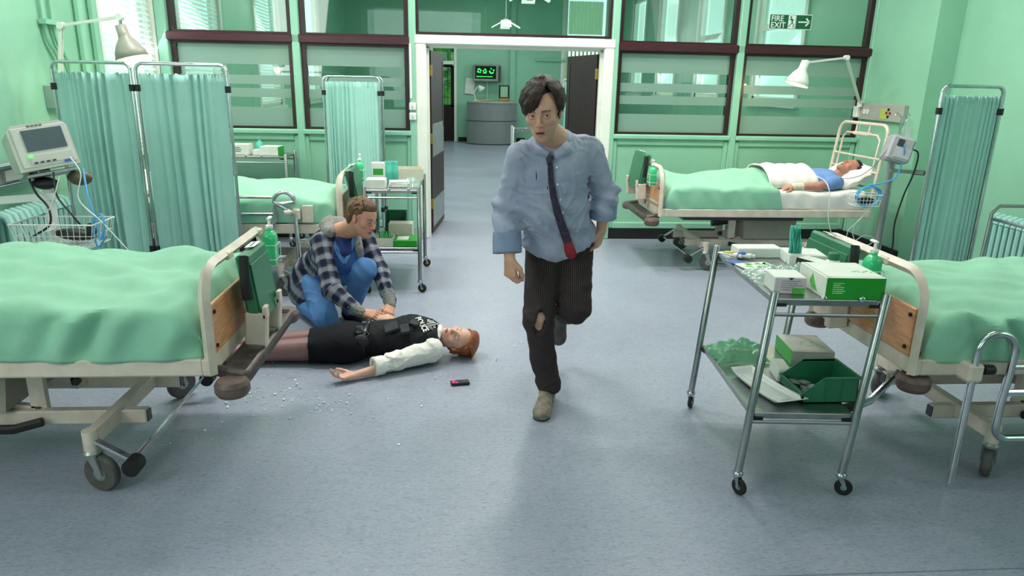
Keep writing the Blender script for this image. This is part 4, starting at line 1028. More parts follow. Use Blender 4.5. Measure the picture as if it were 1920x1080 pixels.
o = thing('equipment_rail', 'grey metal equipment rail on the wall behind the monitor', 'rail', (-2.95, 4.95, 1.01))
MB().box((.02, -.1, 0), (.06, .75, .15), b=.006).build('rail_body', ALU, o)
for z in (.06, -.06): MB().box((.07, -.1, z), (.03, .75, .02), b=.003).build('rail_lip', STEEL, o)
MB().box((.06, .08, 0), (.03, .06, .12), b=.004).build('rail_clip', BLACK, o); MB().box((.06, -.15, 0), (.02, .18, .07)).build('socket_plate', mat('worn grey plate', (150, 156, 150), .5), o)
# patient monitor on a pole
o = thing('patient_monitor', 'cream boxy patient monitor on a pole stand', 'monitor', (-2.32, 4.2, 0), 0)
def monitor(t):
    R = rotm(-13, -7, 46); c = Vector((-.045, 0, 1.235)); q = MB()
    pl = [(-.15, -.12), (.15, -.12), (.15, .10), (.12, .13), (-.12, .13), (-.15, .10)]
    fr = [R @ Vector((x, -.10, z))+c for x, z in pl]; bk = [R @ Vector((x*.86, .12, z*.86-.005))+c for x, z in pl]; n = 6
    q.add(fr+bk, [(0, 1, 2, 3, 4, 5), (11, 10, 9, 8, 7, 6)]+[(i, i+6, (i+1) % 6+6, (i+1) % 6) for i in range(6)], False); q.build('casing', GREYPL, t)
    def put(nm, x, z, w_, h_, m, y=-.103, b=0): return MB().box(R @ Vector((x, y, z))+c, (w_, .006, h_), R, b=b).build(nm, m, t)
    put('bezel', .005, .005, .27, .215, mat('pale bezel', (206, 206, 200), .35), -.101, .002)
    put('screen', .015, .038, .20, .115, mat('dim monitor glass', (84, 96, 104), .08, coat=1), -.106)
    put('control_strip', .02, -.065, .21, .05, GREYPL, -.105, .001)
    put('green_lamp', -.08, -.045, .018, .014, mat('green indicator', (90, 255, 110), .4, emit=1.5), -.110)
    for k in range(4): put('button', -.065+.03*k, -.082, .018, .008, DGREY, -.108)
    put('blue_badge', .09, -.095, .03, .014, mat('blue label', (1, 1, 1)), -.106); q = MB()
    for k in range(4): q.box(R @ Vector((-.04+.02*k, -.1045, .115))+c, (.014, .002, .01), R)
    q.build('print', TXT, t, kind='stuff')
    put('side_vent', 0, 0, .01, .01, DGREY, .0)
    MB().box(R @ Vector((0, .0, -.145))+c, (.25, .18, .02), R, b=.004).build('mounting_plate', STEEL, t)
    q = MB(); q.ball(R @ Vector((-.03, .0, -.19))+c, (.07, .05, .035), 14); q.build('swivel', BLACK, t)
    q = MB(); q.ball(Vector((.13, .05, 1.07)), (.07, .04, .045), 14); q.build('module', mat('olive grey module', (84, 80, 58), .4), t)
monitor(o)
MB().tube([(-.03, 0, .06), (-.03, 0, 1.12)], .028, 14).build('pole', WHITEPL, o)
MB().bar((-.28, -.05, .95), (.02, -.02, .975), .03, .04).build('handle_arm', WHITEPL, o)
for k in range(5):
    a = radians(72*k); MB().bar((-.03, 0, .10), (-.03+.28*cos(a), .28*sin(a), .075), .04, .03).build('foot', WHITEPL, o); castor(o, (-.03+.27*cos(a), .27*sin(a), .08), 72*k, .03)
def basket(parent, c, w_, d, h_, m=WHITEPL, r=.0026, name='wire_basket'):
    q = MB(); x0, x1, y0, y1, z0, z1 = c[0]-w_/2, c[0]+w_/2, c[1]-d/2, c[1]+d/2, c[2], c[2]+h_
    for z, k, rr in ((z1, 1, r*1.6), (z0+h_*.5, .93, r*.6), (z0, .86, r)):
        q.tube([(c[0]-w_/2*k, c[1]-d/2*k, z), (c[0]+w_/2*k, c[1]-d/2*k, z), (c[0]+w_/2*k, c[1]+d/2*k, z), (c[0]-w_/2*k, c[1]+d/2*k, z)], rr, 6, closed=True)
    nx = int(w_/.032); ny = int(d/.032)
    for i in range(nx+1):
        x = (i/nx-.5)*w_; q.tube([(c[0]+x, y0, z1), (c[0]+x*.86, c[1]-d/2*.86, z0), (c[0]+x*.86, c[1]+d/2*.86, z0), (c[0]+x, y1, z1)], r*.7, 5)
    for i in range(ny+1):
        y = (i/ny-.5)*d; q.tube([(x0, c[1]+y, z1), (c[0]-w_/2*.86, c[1]+y*.86, z0), (c[0]+w_/2*.86, c[1]+y*.86, z0), (x1, c[1]+y, z1)], r*.7, 5)
    return q.build(name, m, parent)
basket(o, (.09, -.12, .72), .44, .26, .13)
MB().box((-.03, -.06, .80), (.05, .12, .03)).build('basket_bracket', WHITEPL, o)
def cable(name, label, pts, r, m, cat='cable', group=None): return tag(MB().tube(spline(pts, 8), r, 7).build(name, m), label, cat, group)
cable('black_cable', 'black cable hanging from the monitor into the wire basket', [(-2.40, 4.12, 1.09), (-2.36, 4.10, 1.0), (-2.28, 4.05, .93), (-2.27, 4.02, .84), (-2.36, 4.04, .78), (-2.40, 4.06, .76)], .006, BLACK)
cable('black_cable', 'black cable looping behind the monitor pole', [(-2.25, 4.10, 1.12), (-2.23, 4.06, 1.0), (-2.16, 4.04, .90), (-2.12, 4.06, .82)], .005, BLACK)
cable('blue_tube', 'blue air hose coiled beside the monitor basket', [(-2.10, 4.12, 1.14), (-2.06, 4.05, 1.0), (-2.02, 4.02, .85), (-2.0, 4.0, .76), (-1.97, 4.0, .84), (-1.99, 4.02, .90), (-2.04, 4.02, .84), (-2.02, 4.0, .72), (-1.97, 4.01, .78)], .006, mat('blue air hose', (70, 160, 214), .35))
cable('white_lead', 'thin white lead trailing from the monitor', [(-2.14, 4.08, 1.21), (-2.08, 4.05, 1.12), (-2.10, 4.03, .98), (-1.98, 4.0, .86), (-1.86, 4.0, .70)], .003, WHITEPL)
cable('white_lead', 'second thin white lead hanging by the monitor pole', [(-2.2, 4.06, 1.10), (-2.24, 4.04, .98), (-2.30, 4.04, .86), (-2.28, 4.03, .8)], .003, WHITEPL)
q = MB(); q.ball((-2.17, 4.08, .772), (.11, .05, .033), 16, rotm(0, 6, 10)); q.ball((-2.07, 4.05, .80), (.03, .02, .045), 12); tag(q.build('blood_pressure_cuff', BLACK), 'black blood pressure cuff in the monitor basket', 'cuff')
# iv stand and pump by the patient
o = thing('infusion_stand', 'grey infusion pump stand between the sleeping patient and folded screens', 'stand', (3.79, 6.02, 0))
gp = mat('grey stand enamel', (150, 152, 152), .35, .3)
MB().tube([(0, 0, .06), (0.0, 0, 1.05)], .024, 12).build('pole', gp, o); MB().tube([(.05, .02, .06), (.05, .02, 1.42)], .011, 10).build('drip_pole', CHROME, o)
MB().tube([(.05, .02, 1.42), (.10, .02, 1.46), (.12, .02, 1.44)], .006).build('hook', CHROME, o); MB().tube([(.05, .02, 1.42), (.0, .02, 1.46), (-.02, .02, 1.44)], .006).build('hook', CHROME, o)
for k in range(5):
    a = radians(72*k+20); MB().bar((0, 0, .09), (.26*cos(a), .26*sin(a), .07), .035, .025).build('foot', gp, o); castor(o, (.25*cos(a), .25*sin(a), .075), 72*k, .03)
R = rotm(-8, 14, -18); c = Vector((.03, -.02, 1.15))
MB().box(c, (.20, .20, .22), R, b=.02).build('pump_body', mat('grey pump casing', (164, 164, 168), .4), o)
MB().box(c+R @ Vector((-.02, -.102, .05)), (.05, .006, .06), R).build('pump_socket', DGREY, o)
MB().box(c+R @ Vector((.02, -.102, -.03)), (.13, .004, .09), R, b=.001).build('pump_panel', mat('lighter grey face', (184, 184, 188), .4), o)
MB().bar((-.01, -.02, .97), (.28, -.04, .955), .05, .03).build('push_handle', gp, o); MB().cyl((.22, -.035, .957), (.30, -.04, .952), .022).build('handle_grip', DGREY, o)
basket(o, (-.20, -.02, .66), .24, .16, .10); MB().bar((-.02, 0, .75), (-.12, 0, .75), .02, .02).build('basket_bracket', gp, o)
HOSE = mat('blue air hose', (1, 1, 1)); LINE = mat('clear pale tubing', (206, 214, 206), .25)
lp = []
for k in range(58): a = k*.36; lp.append((3.60+(.115+.006*sin(k*.7))*cos(a), 5.94+.014*sin(k*.5)+.0006*k, .745+(.085+.006*cos(k))*sin(a)))
lp += [(3.78, 5.93, .90), (3.82, 5.90, 1.05), (3.80, 5.88, 1.20)]
cable('blue_tube', 'blue hose coiled on the infusion stand basket', lp, .0065, HOSE)
q = MB(); q.ball((3.60, 6.0, .70), (.09, .05, .03), 14); tag(q.build('blood_pressure_cuff', mat('navy cuff', (24, 30, 50), .6)), 'dark folded cuff inside the infusion stand basket', 'cuff')
cable('black_cable', 'black power cable hanging from the infusion pump', [(3.93, 5.98, 1.16), (3.99, 5.96, 1.12), (3.98, 5.96, .95), (3.93, 5.97, .75), (3.90, 5.98, .5), (3.93, 6.0, .30), (3.97, 6.05, .06)], .007, BLACK)
cable('clear_tube', 'pale drip tube looping low beside the patient bed', [(3.30, 6.36, .87), (3.33, 6.24, .84), (3.35, 6.16, .74), (3.36, 6.13, .5), (3.44, 6.12, .32), (3.58, 6.12, .27), (3.70, 6.1, .36), (3.80, 6.08, .33), (3.74, 6.1, .27), (3.63, 6.12, .32), (3.60, 6.1, .46), (3.70, 6.05, .62), (3.78, 6.02, .8)], .0045, LINE)
cable('clear_tube', 'second pale tube hanging from the infusion basket', [(3.66, 5.98, .70), (3.60, 6.0, .55), (3.52, 6.05, .42), (3.54, 6.08, .30), (3.62, 6.1, .22), (3.60, 6.1, .12)], .0035, LINE)
cable('monitor_lead', 'thin grey lead from the pump to the patient', [(3.70, 5.95, 1.16), (3.66, 6.05, 1.0), (3.60, 6.15, .90), (3.52, 6.26, .86), (3.46, 6.34, .87)], .003, mat('grey lead', (110, 120, 116), .5))
o = thing('drip_bag', 'clear drip bag hanging on the infusion stand hook', 'bag', (3.905, 6.04, 1.16))
def dbag(u, v):
    a = 2*pi*u; s = sin(pi*min(1, v*1.02))**.35; return (.055*cos(a)*s, .02*sin(a)*s, .26*v)
MB().grid(dbag, 20, 14, True).build('bag_body', FILMW, o); MB().cyl((0, 0, -.05), (0, 0, .01), .008).build('drip_chamber', LINE, o); MB().box((0, -.021, .13), (.05, .002, .09)).build('bag_label', mat('faint label', (200, 214, 208), .5), o)
# end of a metal frame at far right
o = thing('walking_frame', 'grey tubular walking frame by the right radiator', 'frame', (3.93, 4.2, 0))
for dy in (0, .42):
    MB().tube([(-.24, dy, .02), (-.22, dy, .84), (-.17, dy, .89), (.17, dy, .89), (.22, dy, .84), (.24, dy, .02)], .0125, 10).build('side_frame', ALU, o)
    MB().tube([(-.22, dy, .5), (.22, dy, .5)], .009, 8).build('cross_bar', ALU, o)
for z in (.5, .8): MB().tube([(-.22, 0, z), (-.22, .42, z)], .011, 8).build('cross_bar', ALU, o)
for (x, dy) in ((-.24, 0), (.24, 0), (-.24, .42), (.24, .42)): MB().cyl((x, dy, 0), (x, dy, .04), .017).build('rubber_foot', BLACK, o)
# phone and shattered glass
o = thing('mobile_phone', 'black mobile phone with pink keys lying on the floor', 'phone', (0.0, 3.69, 0), 9)
MB().box((0, 0, .009), (.105, .05, .016), b=.004).build('phone_body', BLACK, o); pk = mat('pink glowing key', (240, 60, 120), .3, emit=.6)
for (x, y) in ((-.035, .010), (-.022, -.012), (-.04, -.010)): MB().box((x, y, .0175), (.014, .012, .002)).build('key', pk, o)
MB().box((.015, 0, .0172), (.045, .036, .0012)).build('phone_screen', mat('dark phone glass', (30, 34, 44), .08), o)
q = MB(); rg = random.Random(11)
cl = [(-1.40, 3.95, .10, 22), (-1.17, 3.52, .10, 26), (-1.24, 4.55, .14, 60), (-.64, 3.42, .12, 30), (-.87, 3.55, .15, 26), (-1.3, 4.9, .12, 30), (-1.05, 3.72, .25, 30), (-.45, 3.3, .3, 20), (-.1, 3.95, .3, 14), (.25, 4.1, .3, 12), (-1.25, 3.3, .2, 14)]
for (cx, cy, s, n) in cl:
    for k in range(n):
        x, y = rg.gauss(cx, s*.6), rg.gauss(cy, s*.6); r = rg.uniform(.002, .007)*(1.5 if rg.random() < .15 else 1); a0 = rg.uniform(0, 6)
        p = [(x+r*rg.uniform(.5, 1.2)*cos(a0+a), y+r*rg.uniform(.5, 1.2)*sin(a0+a), .0005+rg.uniform(0, .004)) for a in (0, 1.6, 3.2, 4.7)]
        q.add(p+[(a, b_, c_+.003) for a, b_, c_ in p], [(3, 2, 1, 0), (4, 5, 6, 7), (0, 1, 5, 4), (1, 2, 6, 5), (2, 3, 7, 6), (3, 0, 4, 7)], False)
g_ = q.build('glass_fragments', mat('glinting broken glass', (225, 240, 245), .08, var=.1, spec=.9), None, kind='stuff'); tag(g_, 'tiny broken glass fragments scattered over the floor around the woman', 'glass')
# ============================================================ PEOPLE : signed-distance bodies meshed by surface nets
class Field:
    """ordered list of soft-blended tapered limbs and ellipsoids"""
    def __init__(s): s.p = []; s.disp = None
    def cap(s, a, b, ra, rb=None, k=.02, op=1, fl=None):
        s.p.append(('c', np.array(a, float), np.array(b, float), ra, ra if rb is None else rb, k, op, fl)); return s
    def chain(s, pts, rs, k=.02, op=1):
        for i in range(len(pts)-1): s.cap(pts[i], pts[i+1], rs[i], rs[i+1], k, op)
        return s
    def ell(s, c, r, R=None, k=.02, op=1):
        s.p.append(('e', np.array(c, float), np.array(r, float), None if R is None else np.array(R, float), None, k, op, None)); return s
    def cut(s, c, n, k=.004):
        n = np.array(n, float); s.p.append(('h', np.array(c, float), n/np.linalg.norm(n), None, None, k, -1, None)); return s
    @staticmethod
    def one(q, P):
        if q[0] == 'c':
            a, b, ra, rb = q[1:5]; ab = b-a; L2 = max(ab.dot(ab), 1e-12); d = P-a
            t = np.clip(d @ ab/L2, 0, 1); e = d-t[:, None]*ab
            if q[7] is not None:      # flattened section: axis, factor
                ax, f = q[7]; ax = np.array(ax, float); ax = ax/np.linalg.norm(ax); e = e+np.outer(e @ ax, ax)*(f-1)
            return np.sqrt((e*e).sum(1))-(ra+(rb-ra)*t)
        if q[0] == 'e':
            d = P-q[1]
            if q[3] is not None: d = d @ q[3]
            k0 = np.sqrt(((d/q[2])**2).sum(1)); k1 = np.sqrt(((d/q[2]**2)**2).sum(1))
            return k0*(k0-1)/np.maximum(k1, 1e-9)
        return (P-q[1]) @ q[2]
    def bounds(s):
        lo = np.full(3, 1e9); hi = -lo
        for q in s.p:
            if q[6] < 0: continue
            if q[0] == 'c':
                for c, r in ((q[1], q[3]), (q[2], q[4])): lo = np.minimum(lo, c-r); hi = np.maximum(hi, c+r)
            else: r = q[2].max(); lo = np.minimum(lo, q[1]-r); hi = np.maximum(hi, q[1]+r)
        return lo-.02, hi+.02
    def mesh(s, h):
        n = 8; lo, hi = s.bounds(); B = h*n; nb = np.ceil((hi-lo)/B).astype(int)
        g = np.stack(np.meshgrid(*[np.arange(k) for k in nb], indexing='ij'), -1).reshape(-1, 3)
        cen = lo+(g+.5)*B; rad = B*.8661
        # coarse pass
        D = [Field.one(q, cen) for q in s.p]
        cur = np.full(len(cen), 1e3)
        for q, d in zip(s.p, D): cur = s.comb(cur, d, q)
        act = np.abs(cur) < rad*1.6+.02
        g = g[act]; cen = cen[act]; D = [d[act] for d in D]; M = len(g)
        off = np.stack(np.meshgrid(*[np.arange(n+1)]*3, indexing='ij'), -1).reshape(-1, 3)
        V = np.full((M, len(off)), 1e3); P0 = lo+g*B
        mn = np.min([d if q[6] > 0 else np.full(M, 1e3) for q, d in zip(s.p, D)], axis=0)
        for q, d in zip(s.p, D):
            lim = rad*(2.6 if q[0] == 'e' else 2.1)+q[5]*2
            m = (d < (mn+lim)) if q[6] > 0 else (d < rad*(2.6 if q[0] == 'e' else 1.3)+q[5]*2)
            ids = np.nonzero(m)[0]
            for c0 in range(0, len(ids), 600):
                ii = ids[c0:c0+600]; P = (P0[ii][:, None, :]+off[None]*h).reshape(-1, 3)
                V[ii] = s.comb(V[ii].ravel(), Field.one(q, P), q).reshape(len(ii), -1)
        if s.disp is not None:
            for c0 in range(0, M, 800):
                P = (P0[c0:c0+800][:, None, :]+off[None]*h).reshape(-1, 3)
                V[c0:c0+800] += s.disp(P).reshape(-1, len(off))
        V = V.reshape(M, n+1, n+1, n+1)
        sg = V < 0
        # cells with sign change
        cs = [(i, j, k) for i in (0, 1) for j in (0, 1) for k in (0, 1)]
        cnt = sum(sg[:, i:n+i, j:n+j, k:n+k].astype(int) for i, j, k in cs)
        cell = (cnt > 0) & (cnt < 8); b, i, j, k = np.nonzero(cell)
        acc = np.zeros((len(b), 3)); w = np.zeros(len(b))
        for a_ in range(8):
            for ax in range(3):
                c0 = cs[a_]
                if c0[ax]: continue
                c1 = list(c0); c1[ax] = 1
                v0 = V[b, i+c0[0], j+c0[1], k+c0[2]]; v1 = V[b, i+c1[0], j+c1[1], k+c1[2]]
                m = (v0 < 0) != (v1 < 0); t = np.where(m, v0/np.where(v0 == v1, 1, v0-v1), 0)
                p = np.tile(np.array(c0, float), (len(b), 1)); p[:, ax] += t
                acc += p*m[:, None]; w += m
        pos = lo+(g[b]*n+np.stack([i, j, k], 1)+acc/w[:, None])*h
        G = g[b]*n+np.stack([i, j, k], 1); S = (nb*n+3).astype(np.int64)
        key = (G[:, 0]*S[1]+G[:, 1])*S[2]+G[:, 2]
        o = np.argsort(key); key = key[o]; pos = pos[o]
        faces = []
        for ax in range(3):
            c1 = [0, 0, 0]; c1[ax] = 1
            m = sg[:, :n, :n, :n] != sg[:, c1[0]:n+c1[0], c1[1]:n+c1[1], c1[2]:n+c1[2]]
            bb, ii, jj, kk = np.nonzero(m); inside = sg[bb, ii, jj, kk]
            Gc = g[bb]*n+np.stack([ii, jj, kk], 1); u, v = (ax+1) % 3, (ax+2) % 3
            q4 = []; ok = np.ones(len(bb), bool)
            for du, dv in ((0, 0), (1, 0), (1, 1), (0, 1)):
                c = Gc.copy(); c[:, u] -= du; c[:, v] -= dv
                kq = (c[:, 0]*S[1]+c[:, 1])*S[2]+c[:, 2]; ix = np.searchsorted(key, kq); ix = np.clip(ix, 0, len(key)-1)
                ok &= key[ix] == kq; q4.append(ix)
            f = np.stack(q4, 1); f[~inside] = f[~inside][:, ::-1]; faces.append(f[ok])
        return pos, np.concatenate(faces)
    @staticmethod
    def comb(a, b, q):
        k = q[5]
        if q[6] > 0:
            hh = np.clip(.5+.5*(a-b)/k, 0, 1); return a+(b-a)*hh-k*hh*(1-hh)
        b = -b; hh = np.clip(.5-.5*(a-b)/k, 0, 1); return a+(b-a)*hh+k*hh*(1-hh)
    def build(s, name, m, parent, h=.006, color=None, fab=None, smooth=0):
        pos, F = s.mesh(h)
        if smooth:
            for _ in range(smooth):
                acc = np.zeros_like(pos); w = np.zeros(len(pos))
                for a, b in ((0, 1), (1, 2), (2, 3), (3, 0)):
                    np.add.at(acc, F[:, a], pos[F[:, b]]); np.add.at(acc, F[:, b], pos[F[:, a]]); np.add.at(w, F[:, a], 1); np.add.at(w, F[:, b], 1)
                pos = pos*.5+.5*acc/np.maximum(w, 1)[:, None]
        me = bpy.data.meshes.new(name); me.vertices.add(len(pos)); me.vertices.foreach_set('co', pos.ravel())
        me.loops.add(len(F)*4); me.polygons.add(len(F)); me.loops.foreach_set('vertex_index', F.ravel().astype(np.int32))
        me.polygons.foreach_set('loop_start', np.arange(0, len(F)*4, 4, dtype=np.int32)); me.polygons.foreach_set('loop_total', np.full(len(F), 4, dtype=np.int32))
        me.update(calc_edges=True); me.validate(); me.polygons.foreach_set('use_smooth', np.ones(len(me.polygons), bool))
        for q in (m if isinstance(m, (list, tuple)) else [m]): me.materials.append(q)
        if color is not None:
            c = color(pos); a = me.color_attributes.new('tone', 'FLOAT_COLOR', 'POINT'); a.data.foreach_set('color', np.concatenate([c, np.ones((len(c), 1))], 1).ravel().astype(np.float32))
        if fab is not None:
            f = fab(pos); a = me.attributes.new('cloth_uv', 'FLOAT_VECTOR', 'POINT'); a.data.foreach_set('vector', f.ravel().astype(np.float32))
        o = bpy.data.objects.new(name, me); COL.objects.link(o); o.parent = parent; return o
def V3(*a): return np.array(a, float)
def basis(fwd, up):
    """columns: x = subject's left... right-handed: x = y cross z ; y = forward ; z = up"""
    y = V3(*fwd); y = y/np.linalg.norm(y); z = V3(*up); z = z-y*z.dot(y); z = z/np.linalg.norm(z); x = np.cross(y, z); return np.stack([x, y, z], 1)
# head frame: x = subject's right (for a face looking along +y with z up), y = forward, z = up
def head(F, c, B, s=1.0, mouth=.004, neck=None, nk=.055, lids=True, male=True):
    c = V3(*c); T = lambda x, y, z: c+B @ (V3(x, y, z)*s)
    E = lambda p, r, k=.02, op=1, R=None: F.ell(T(*p), V3(*r)*s, B if R is None else B @ R, k*s, op)
    C = lambda a, b, ra, rb, k=.01, op=1: F.cap(T(*a), T(*b), ra*s, rb*s, k*s, op)
    E((0, -.018, .035), (.073, .093, .082)); E((0, .03, .03), (.062, .060, .066), .03)
    E((0, .03, -.035), (.049, .054, .074), .03)
    for x in (1, -1):
        C((x*.046, -.005, -.045), (x*.016, .060, -.100), .017, .013, .03)
        E((x*.040, .056, -.022), (.022, .02, .018), .025)
        C((x*.012, .083, .020), (x*.040, .072, .022), .008, .007, .012)
    E((0, .068, -.100), (.021, .017, .016), .02)
    E((0, .070, -.068), (.026, .018, .020), .02)
    for x in (1, -1): E((x*.031, .094, .000), (.019, .015, .012), .012, -1)
    for x in (1, -1): E((x*.031, .0675, -.001), (.0150, .0150, .0150), .004)     # eye bulge (lids)
    C((0, .082, .012), (0, .104, -.030), .007, .0105, .012); E((0, .106, -.036), (.0095, .009, .008), .006)
    for x in (1, -1): E((x*.0125, .093, -.038), (.008, .010, .0075), .006)
    for x in (1, -1): E((x*.0065, .100, -.0465), (.0035, .005, .0035), .002, -1)
    mo = mouth
    C((-.021, .080, -.068), (0, .0885, -.0635), .004, .0062, .004); C((.021, .080, -.068), (0, .0885, -.0635), .004, .0062, .004)
    C((-.018, .079, -.071-mo), (0, .086, -.077-mo), .0045, .0068, .004); C((.018, .079, -.071-mo), (0, .086, -.077-mo), .0045, .0068, .004)
    F.cap(T(-.019, .091, -.0695-mo*.5), T(.019, .091, -.0695-mo*.5), max(.002, mo*.8)*s, None, .002, -1)
    for x in (1, -1):
        E((x*.076, -.008, -.004), (.007, .018, .031), .006, 1, np.array(rotm(0, x*8, -x*18))); E((x*.082, -.004, -.000), (.004, .009, .018), .004, -1)
    if neck is not None:
        n = V3(*neck); F.cap(T(0, -.028, -.045), n, nk*s, nk*1.08*s, .025); F.cap(T(0, .012, -.075), n+B @ V3(0, .0, 0), .038*s, nk*.9*s, .03)
    return T
SK = V3(*lin((214, 158, 134)))
def head_color(c, B, s=1.0, skin=(205, 150, 128), lip=(150, 72, 70), brow=(60, 40, 32), cheek=.5, stub=0, closed=False, mouth=.004, stubc=(120, 90, 76)):
    c = V3(*c); sk = V3(*lin(skin)); lp = V3(*lin(lip)); br = V3(*lin(brow)); st_ = V3(*lin(stubc))
    def g(d, a): return np.exp(-np.clip(d, 0, 50)/a)
    def fn(P):
        q = ((P-c) @ B)/s; x, y, z = np.abs(q[:, 0]), q[:, 1], q[:, 2]; near = (np.linalg.norm(q, axis=1) < .16)
        col = np.tile(sk, (len(P), 1)); col = col*(1+.05*noise3(P[:, 0], P[:, 1], P[:, 2], 60)[:, None])
        def mix(w, cc):
            nonlocal col
            w = (w*near)[:, None]; col = col*(1-w)+cc*w
        front = (y > .05)
        mix(.35*cheek*np.exp(-((x-.04)/.02)**2-((z+.032)/.018)**2)*front, V3(*lin((206, 110, 96))))
        mix(.30*np.exp(-(x/.014)**2-((z+.035)/.014)**2)*front, V3(*lin((206, 110, 96))))
        if stub: mix(stub*((z < -.045) & (y > -.0))*np.clip((-.045-z)/.02, 0, 1)*(.7+.3*noise3(P[:, 0], P[:, 1], P[:, 2], 500)), st_)
        zl = z-(-.0665+.0035*(1-(x/.02)**2)); w = (x < .021)*front*(y > .07)*np.clip(1.3-np.abs(z+.0705+mouth*.5)/np.maximum(.0085+mouth*.5-.2*x, .001), 0, 1); mix(np.clip(w*3, 0, 1)*.7, lp)
        mix((x < .017)*front*(np.abs(z+.0695+mouth*.5) < .0018+mouth*.42)*1.0, V3(*lin((46, 18, 18))))
        bz = .0185+.22*(x-.012)-5.5*(x-.012)**2; w = (x > .011)*(x < .050)*front*np.clip(1.6-np.abs(z-bz)/(.0044-.055*(x-.012)), 0, 1)*np.clip((x-.011)/.005, 0, 1); mix(np.clip(w, 0, 1)*.8, br)
        if closed:
            lz = -.006+3.2*(x-.031)**2*-1+.0; w = (np.abs(x-.031) < .0165)*front*np.clip(1.5-np.abs(z-(-.0075+9*(x-.031)**2))/.0019, 0, 1); mix(np.clip(w, 0, 1)*.9, V3(*lin((52, 30, 26))))
            mix(.25*np.exp(-((x-.031)/.016)**2-((z-.002)/.008)**2)*front, V3(*lin((150, 96, 90))))
        else: mix(.35*np.exp(-((x-.031)/.018)**2-((z+.004)/.012)**2)*front, V3(*lin((130, 84, 76))))
        return np.clip(col, 0, 1)
    return fn
def eyes(T, B, parent, s=1.0, look=(0, 1, 0), iris=(80, 90, 70)):
    lk = V3(*look); lk = lk/np.linalg.norm(lk)
    for x in (1, -1):
        c = T(x*.031, .0685, -.0015); q = MB(); q.ball(c, .0152*s, 18); e = q.build('eye', mat('eye white', (206, 200, 194), .15), parent)
        rot = Vector(B @ lk).to_track_quat('Z', 'Y').to_matrix()
        cc = Vector(c)+Vector(B @ lk)*.0140*s
        MB().lathe([(.0003, .0022), (.0035, .0021), (.0062, .0008), (.0062, -.002)], cc, rot, 16).build('iris', mat('eye iris %d' % iris[0], iris, .1), e)
        MB().lathe([(.0002, .0026), (.0028, .0025), (.0028, .001)], cc, rot, 12).build('pupil', INK, e)
        for nm, zz, sg, rr in (('upper_lid', .0015, 1, .0034), ('lower_lid', -.0045, -1, .0026)):
            pts = []
            for k in range(9):
                a = -1+k/4; px = x*.031+a*.0165; pz = zz+sg*(.0062*(1-a*a))-.002*0; py = .0685+sqrt(max(1e-6, .0168**2-(a*.0135)**2-(pz+.0015)**2*.6))
                pts.append(T(px, py, pz))
            MB().tube(pts, [rr*s*(.45+.55*(1-((k-4)/4)**2)) for k in range(9)], 8).build(nm, mat('eyelid skin', (182, 128, 110), .5), parent)
# hand: wrist at origin of frame; y = towards fingers, z = back of the hand, x = thumb side
def hand(F, w, B, s=1.0, curl=(.5, .6, .5), side=1, thumb=.5, spread=.06, k=.005):
    w = V3(*w); T = lambda p: w+B @ (V3(side*p[0], p[1], p[2])*s)
    F.cap(T((0, -.01, 0)), T((0, .02, 0)), .024*s, .026*s, .01, 1, (B[:, 2], 1.45))
    for i, x in enumerate((.028, .0095, -.0095, -.027)):
        F.cap(T((x*.55, .018, 0)), T((x, .083-.003*abs(i-1)-.004*(i == 3), 0)), .0155*s, .0118*s, .014)
    L = [(.040, .025, .021), (.045, .029, .022), (.042, .027, .022), (.032, .020, .019)]
    for i, x in enumerate((.028, .0095, -.0095, -.027)):
        p = V3(x, .085-.003*abs(i-1)-.005*(i == 3), 0); a = 0; r = .0098 if i < 3 else .0088; sp = x*spread/.028
        for j in range(3):
            a += curl[j]*(1+.10*(i-1)); d = V3(sin(sp)*cos(a), cos(a), -sin(a)); q = p+d*L[i][j]
            F.cap(T(p), T(q), r*s, r*.90*s, k*s); p = q; r *= .90
    # thumb leaves the side of the palm near its base
    t0 = V3(.020, .018, -.006); t1 = V3(.044, .048, -.016-.01*thumb); t2 = t1+V3(.012-.020*thumb, .032, -.010-.012*thumb); t3 = t2+V3(.002-.018*thumb, .024, -.006-.010*thumb)
    F.cap(T(t0), T(t1), .0165*s, .0135*s, .012); F.cap(T(t1), T(t2), .0125*s, .0108*s, k*s); F.cap(T(t2), T(t3), .0108*s, .0088*s, k*s)
def hbasis(d, back):
    """hand frame from finger direction and direction of the back of the hand"""
    y = V3(*d); y = y/np.linalg.norm(y); z = V3(*back); z = z-y*z.dot(y); z = z/np.linalg.norm(z); return np.stack([np.cross(y, z), y, z], 1)
def seg_fab(segs):
    """cloth coordinates measured along and around the nearest limb"""
    S_ = [(V3(*a), V3(*b), o) for a, b, o in segs]
    def fn(P):
        best = np.full(len(P), 1e9); out = np.zeros((len(P), 3))
        for a, b, off in S_:
            ab = b-a; L = np.linalg.norm(ab); t = np.clip((P-a) @ ab/L**2, 0, 1); e = P-a-t[:, None]*ab; d = np.linalg.norm(e, axis=1)
            u = ab/L; r = np.cross(u, V3(0, 1, .2)); r /= np.linalg.norm(r); v = np.cross(u, r)
            ang = np.arctan2(P @ v-a @ v-t*(ab @ v), P @ r-a @ r-t*(ab @ r))
            m = d < best; best[m] = d[m]; out[m, 0] = (ang*.075)[m]; out[m, 1] = (off+t*L+((P-a) @ u-t*L)*.9)[m]; out[m, 2] = 0
        return out
    return fn
def skin(name, c=(205, 150, 128)):
    return mat(name, (255, 255, 255), .48, var=.03, vs=40, bump=.12, bs=300, sss=.12, attr='tone', spec=.4)
SKIN = skin('skin')
SKINC = lambda c: mat('skin %d' % c[0], c, .5, var=.06, vs=30, bump=.15, bs=250, sss=.1)
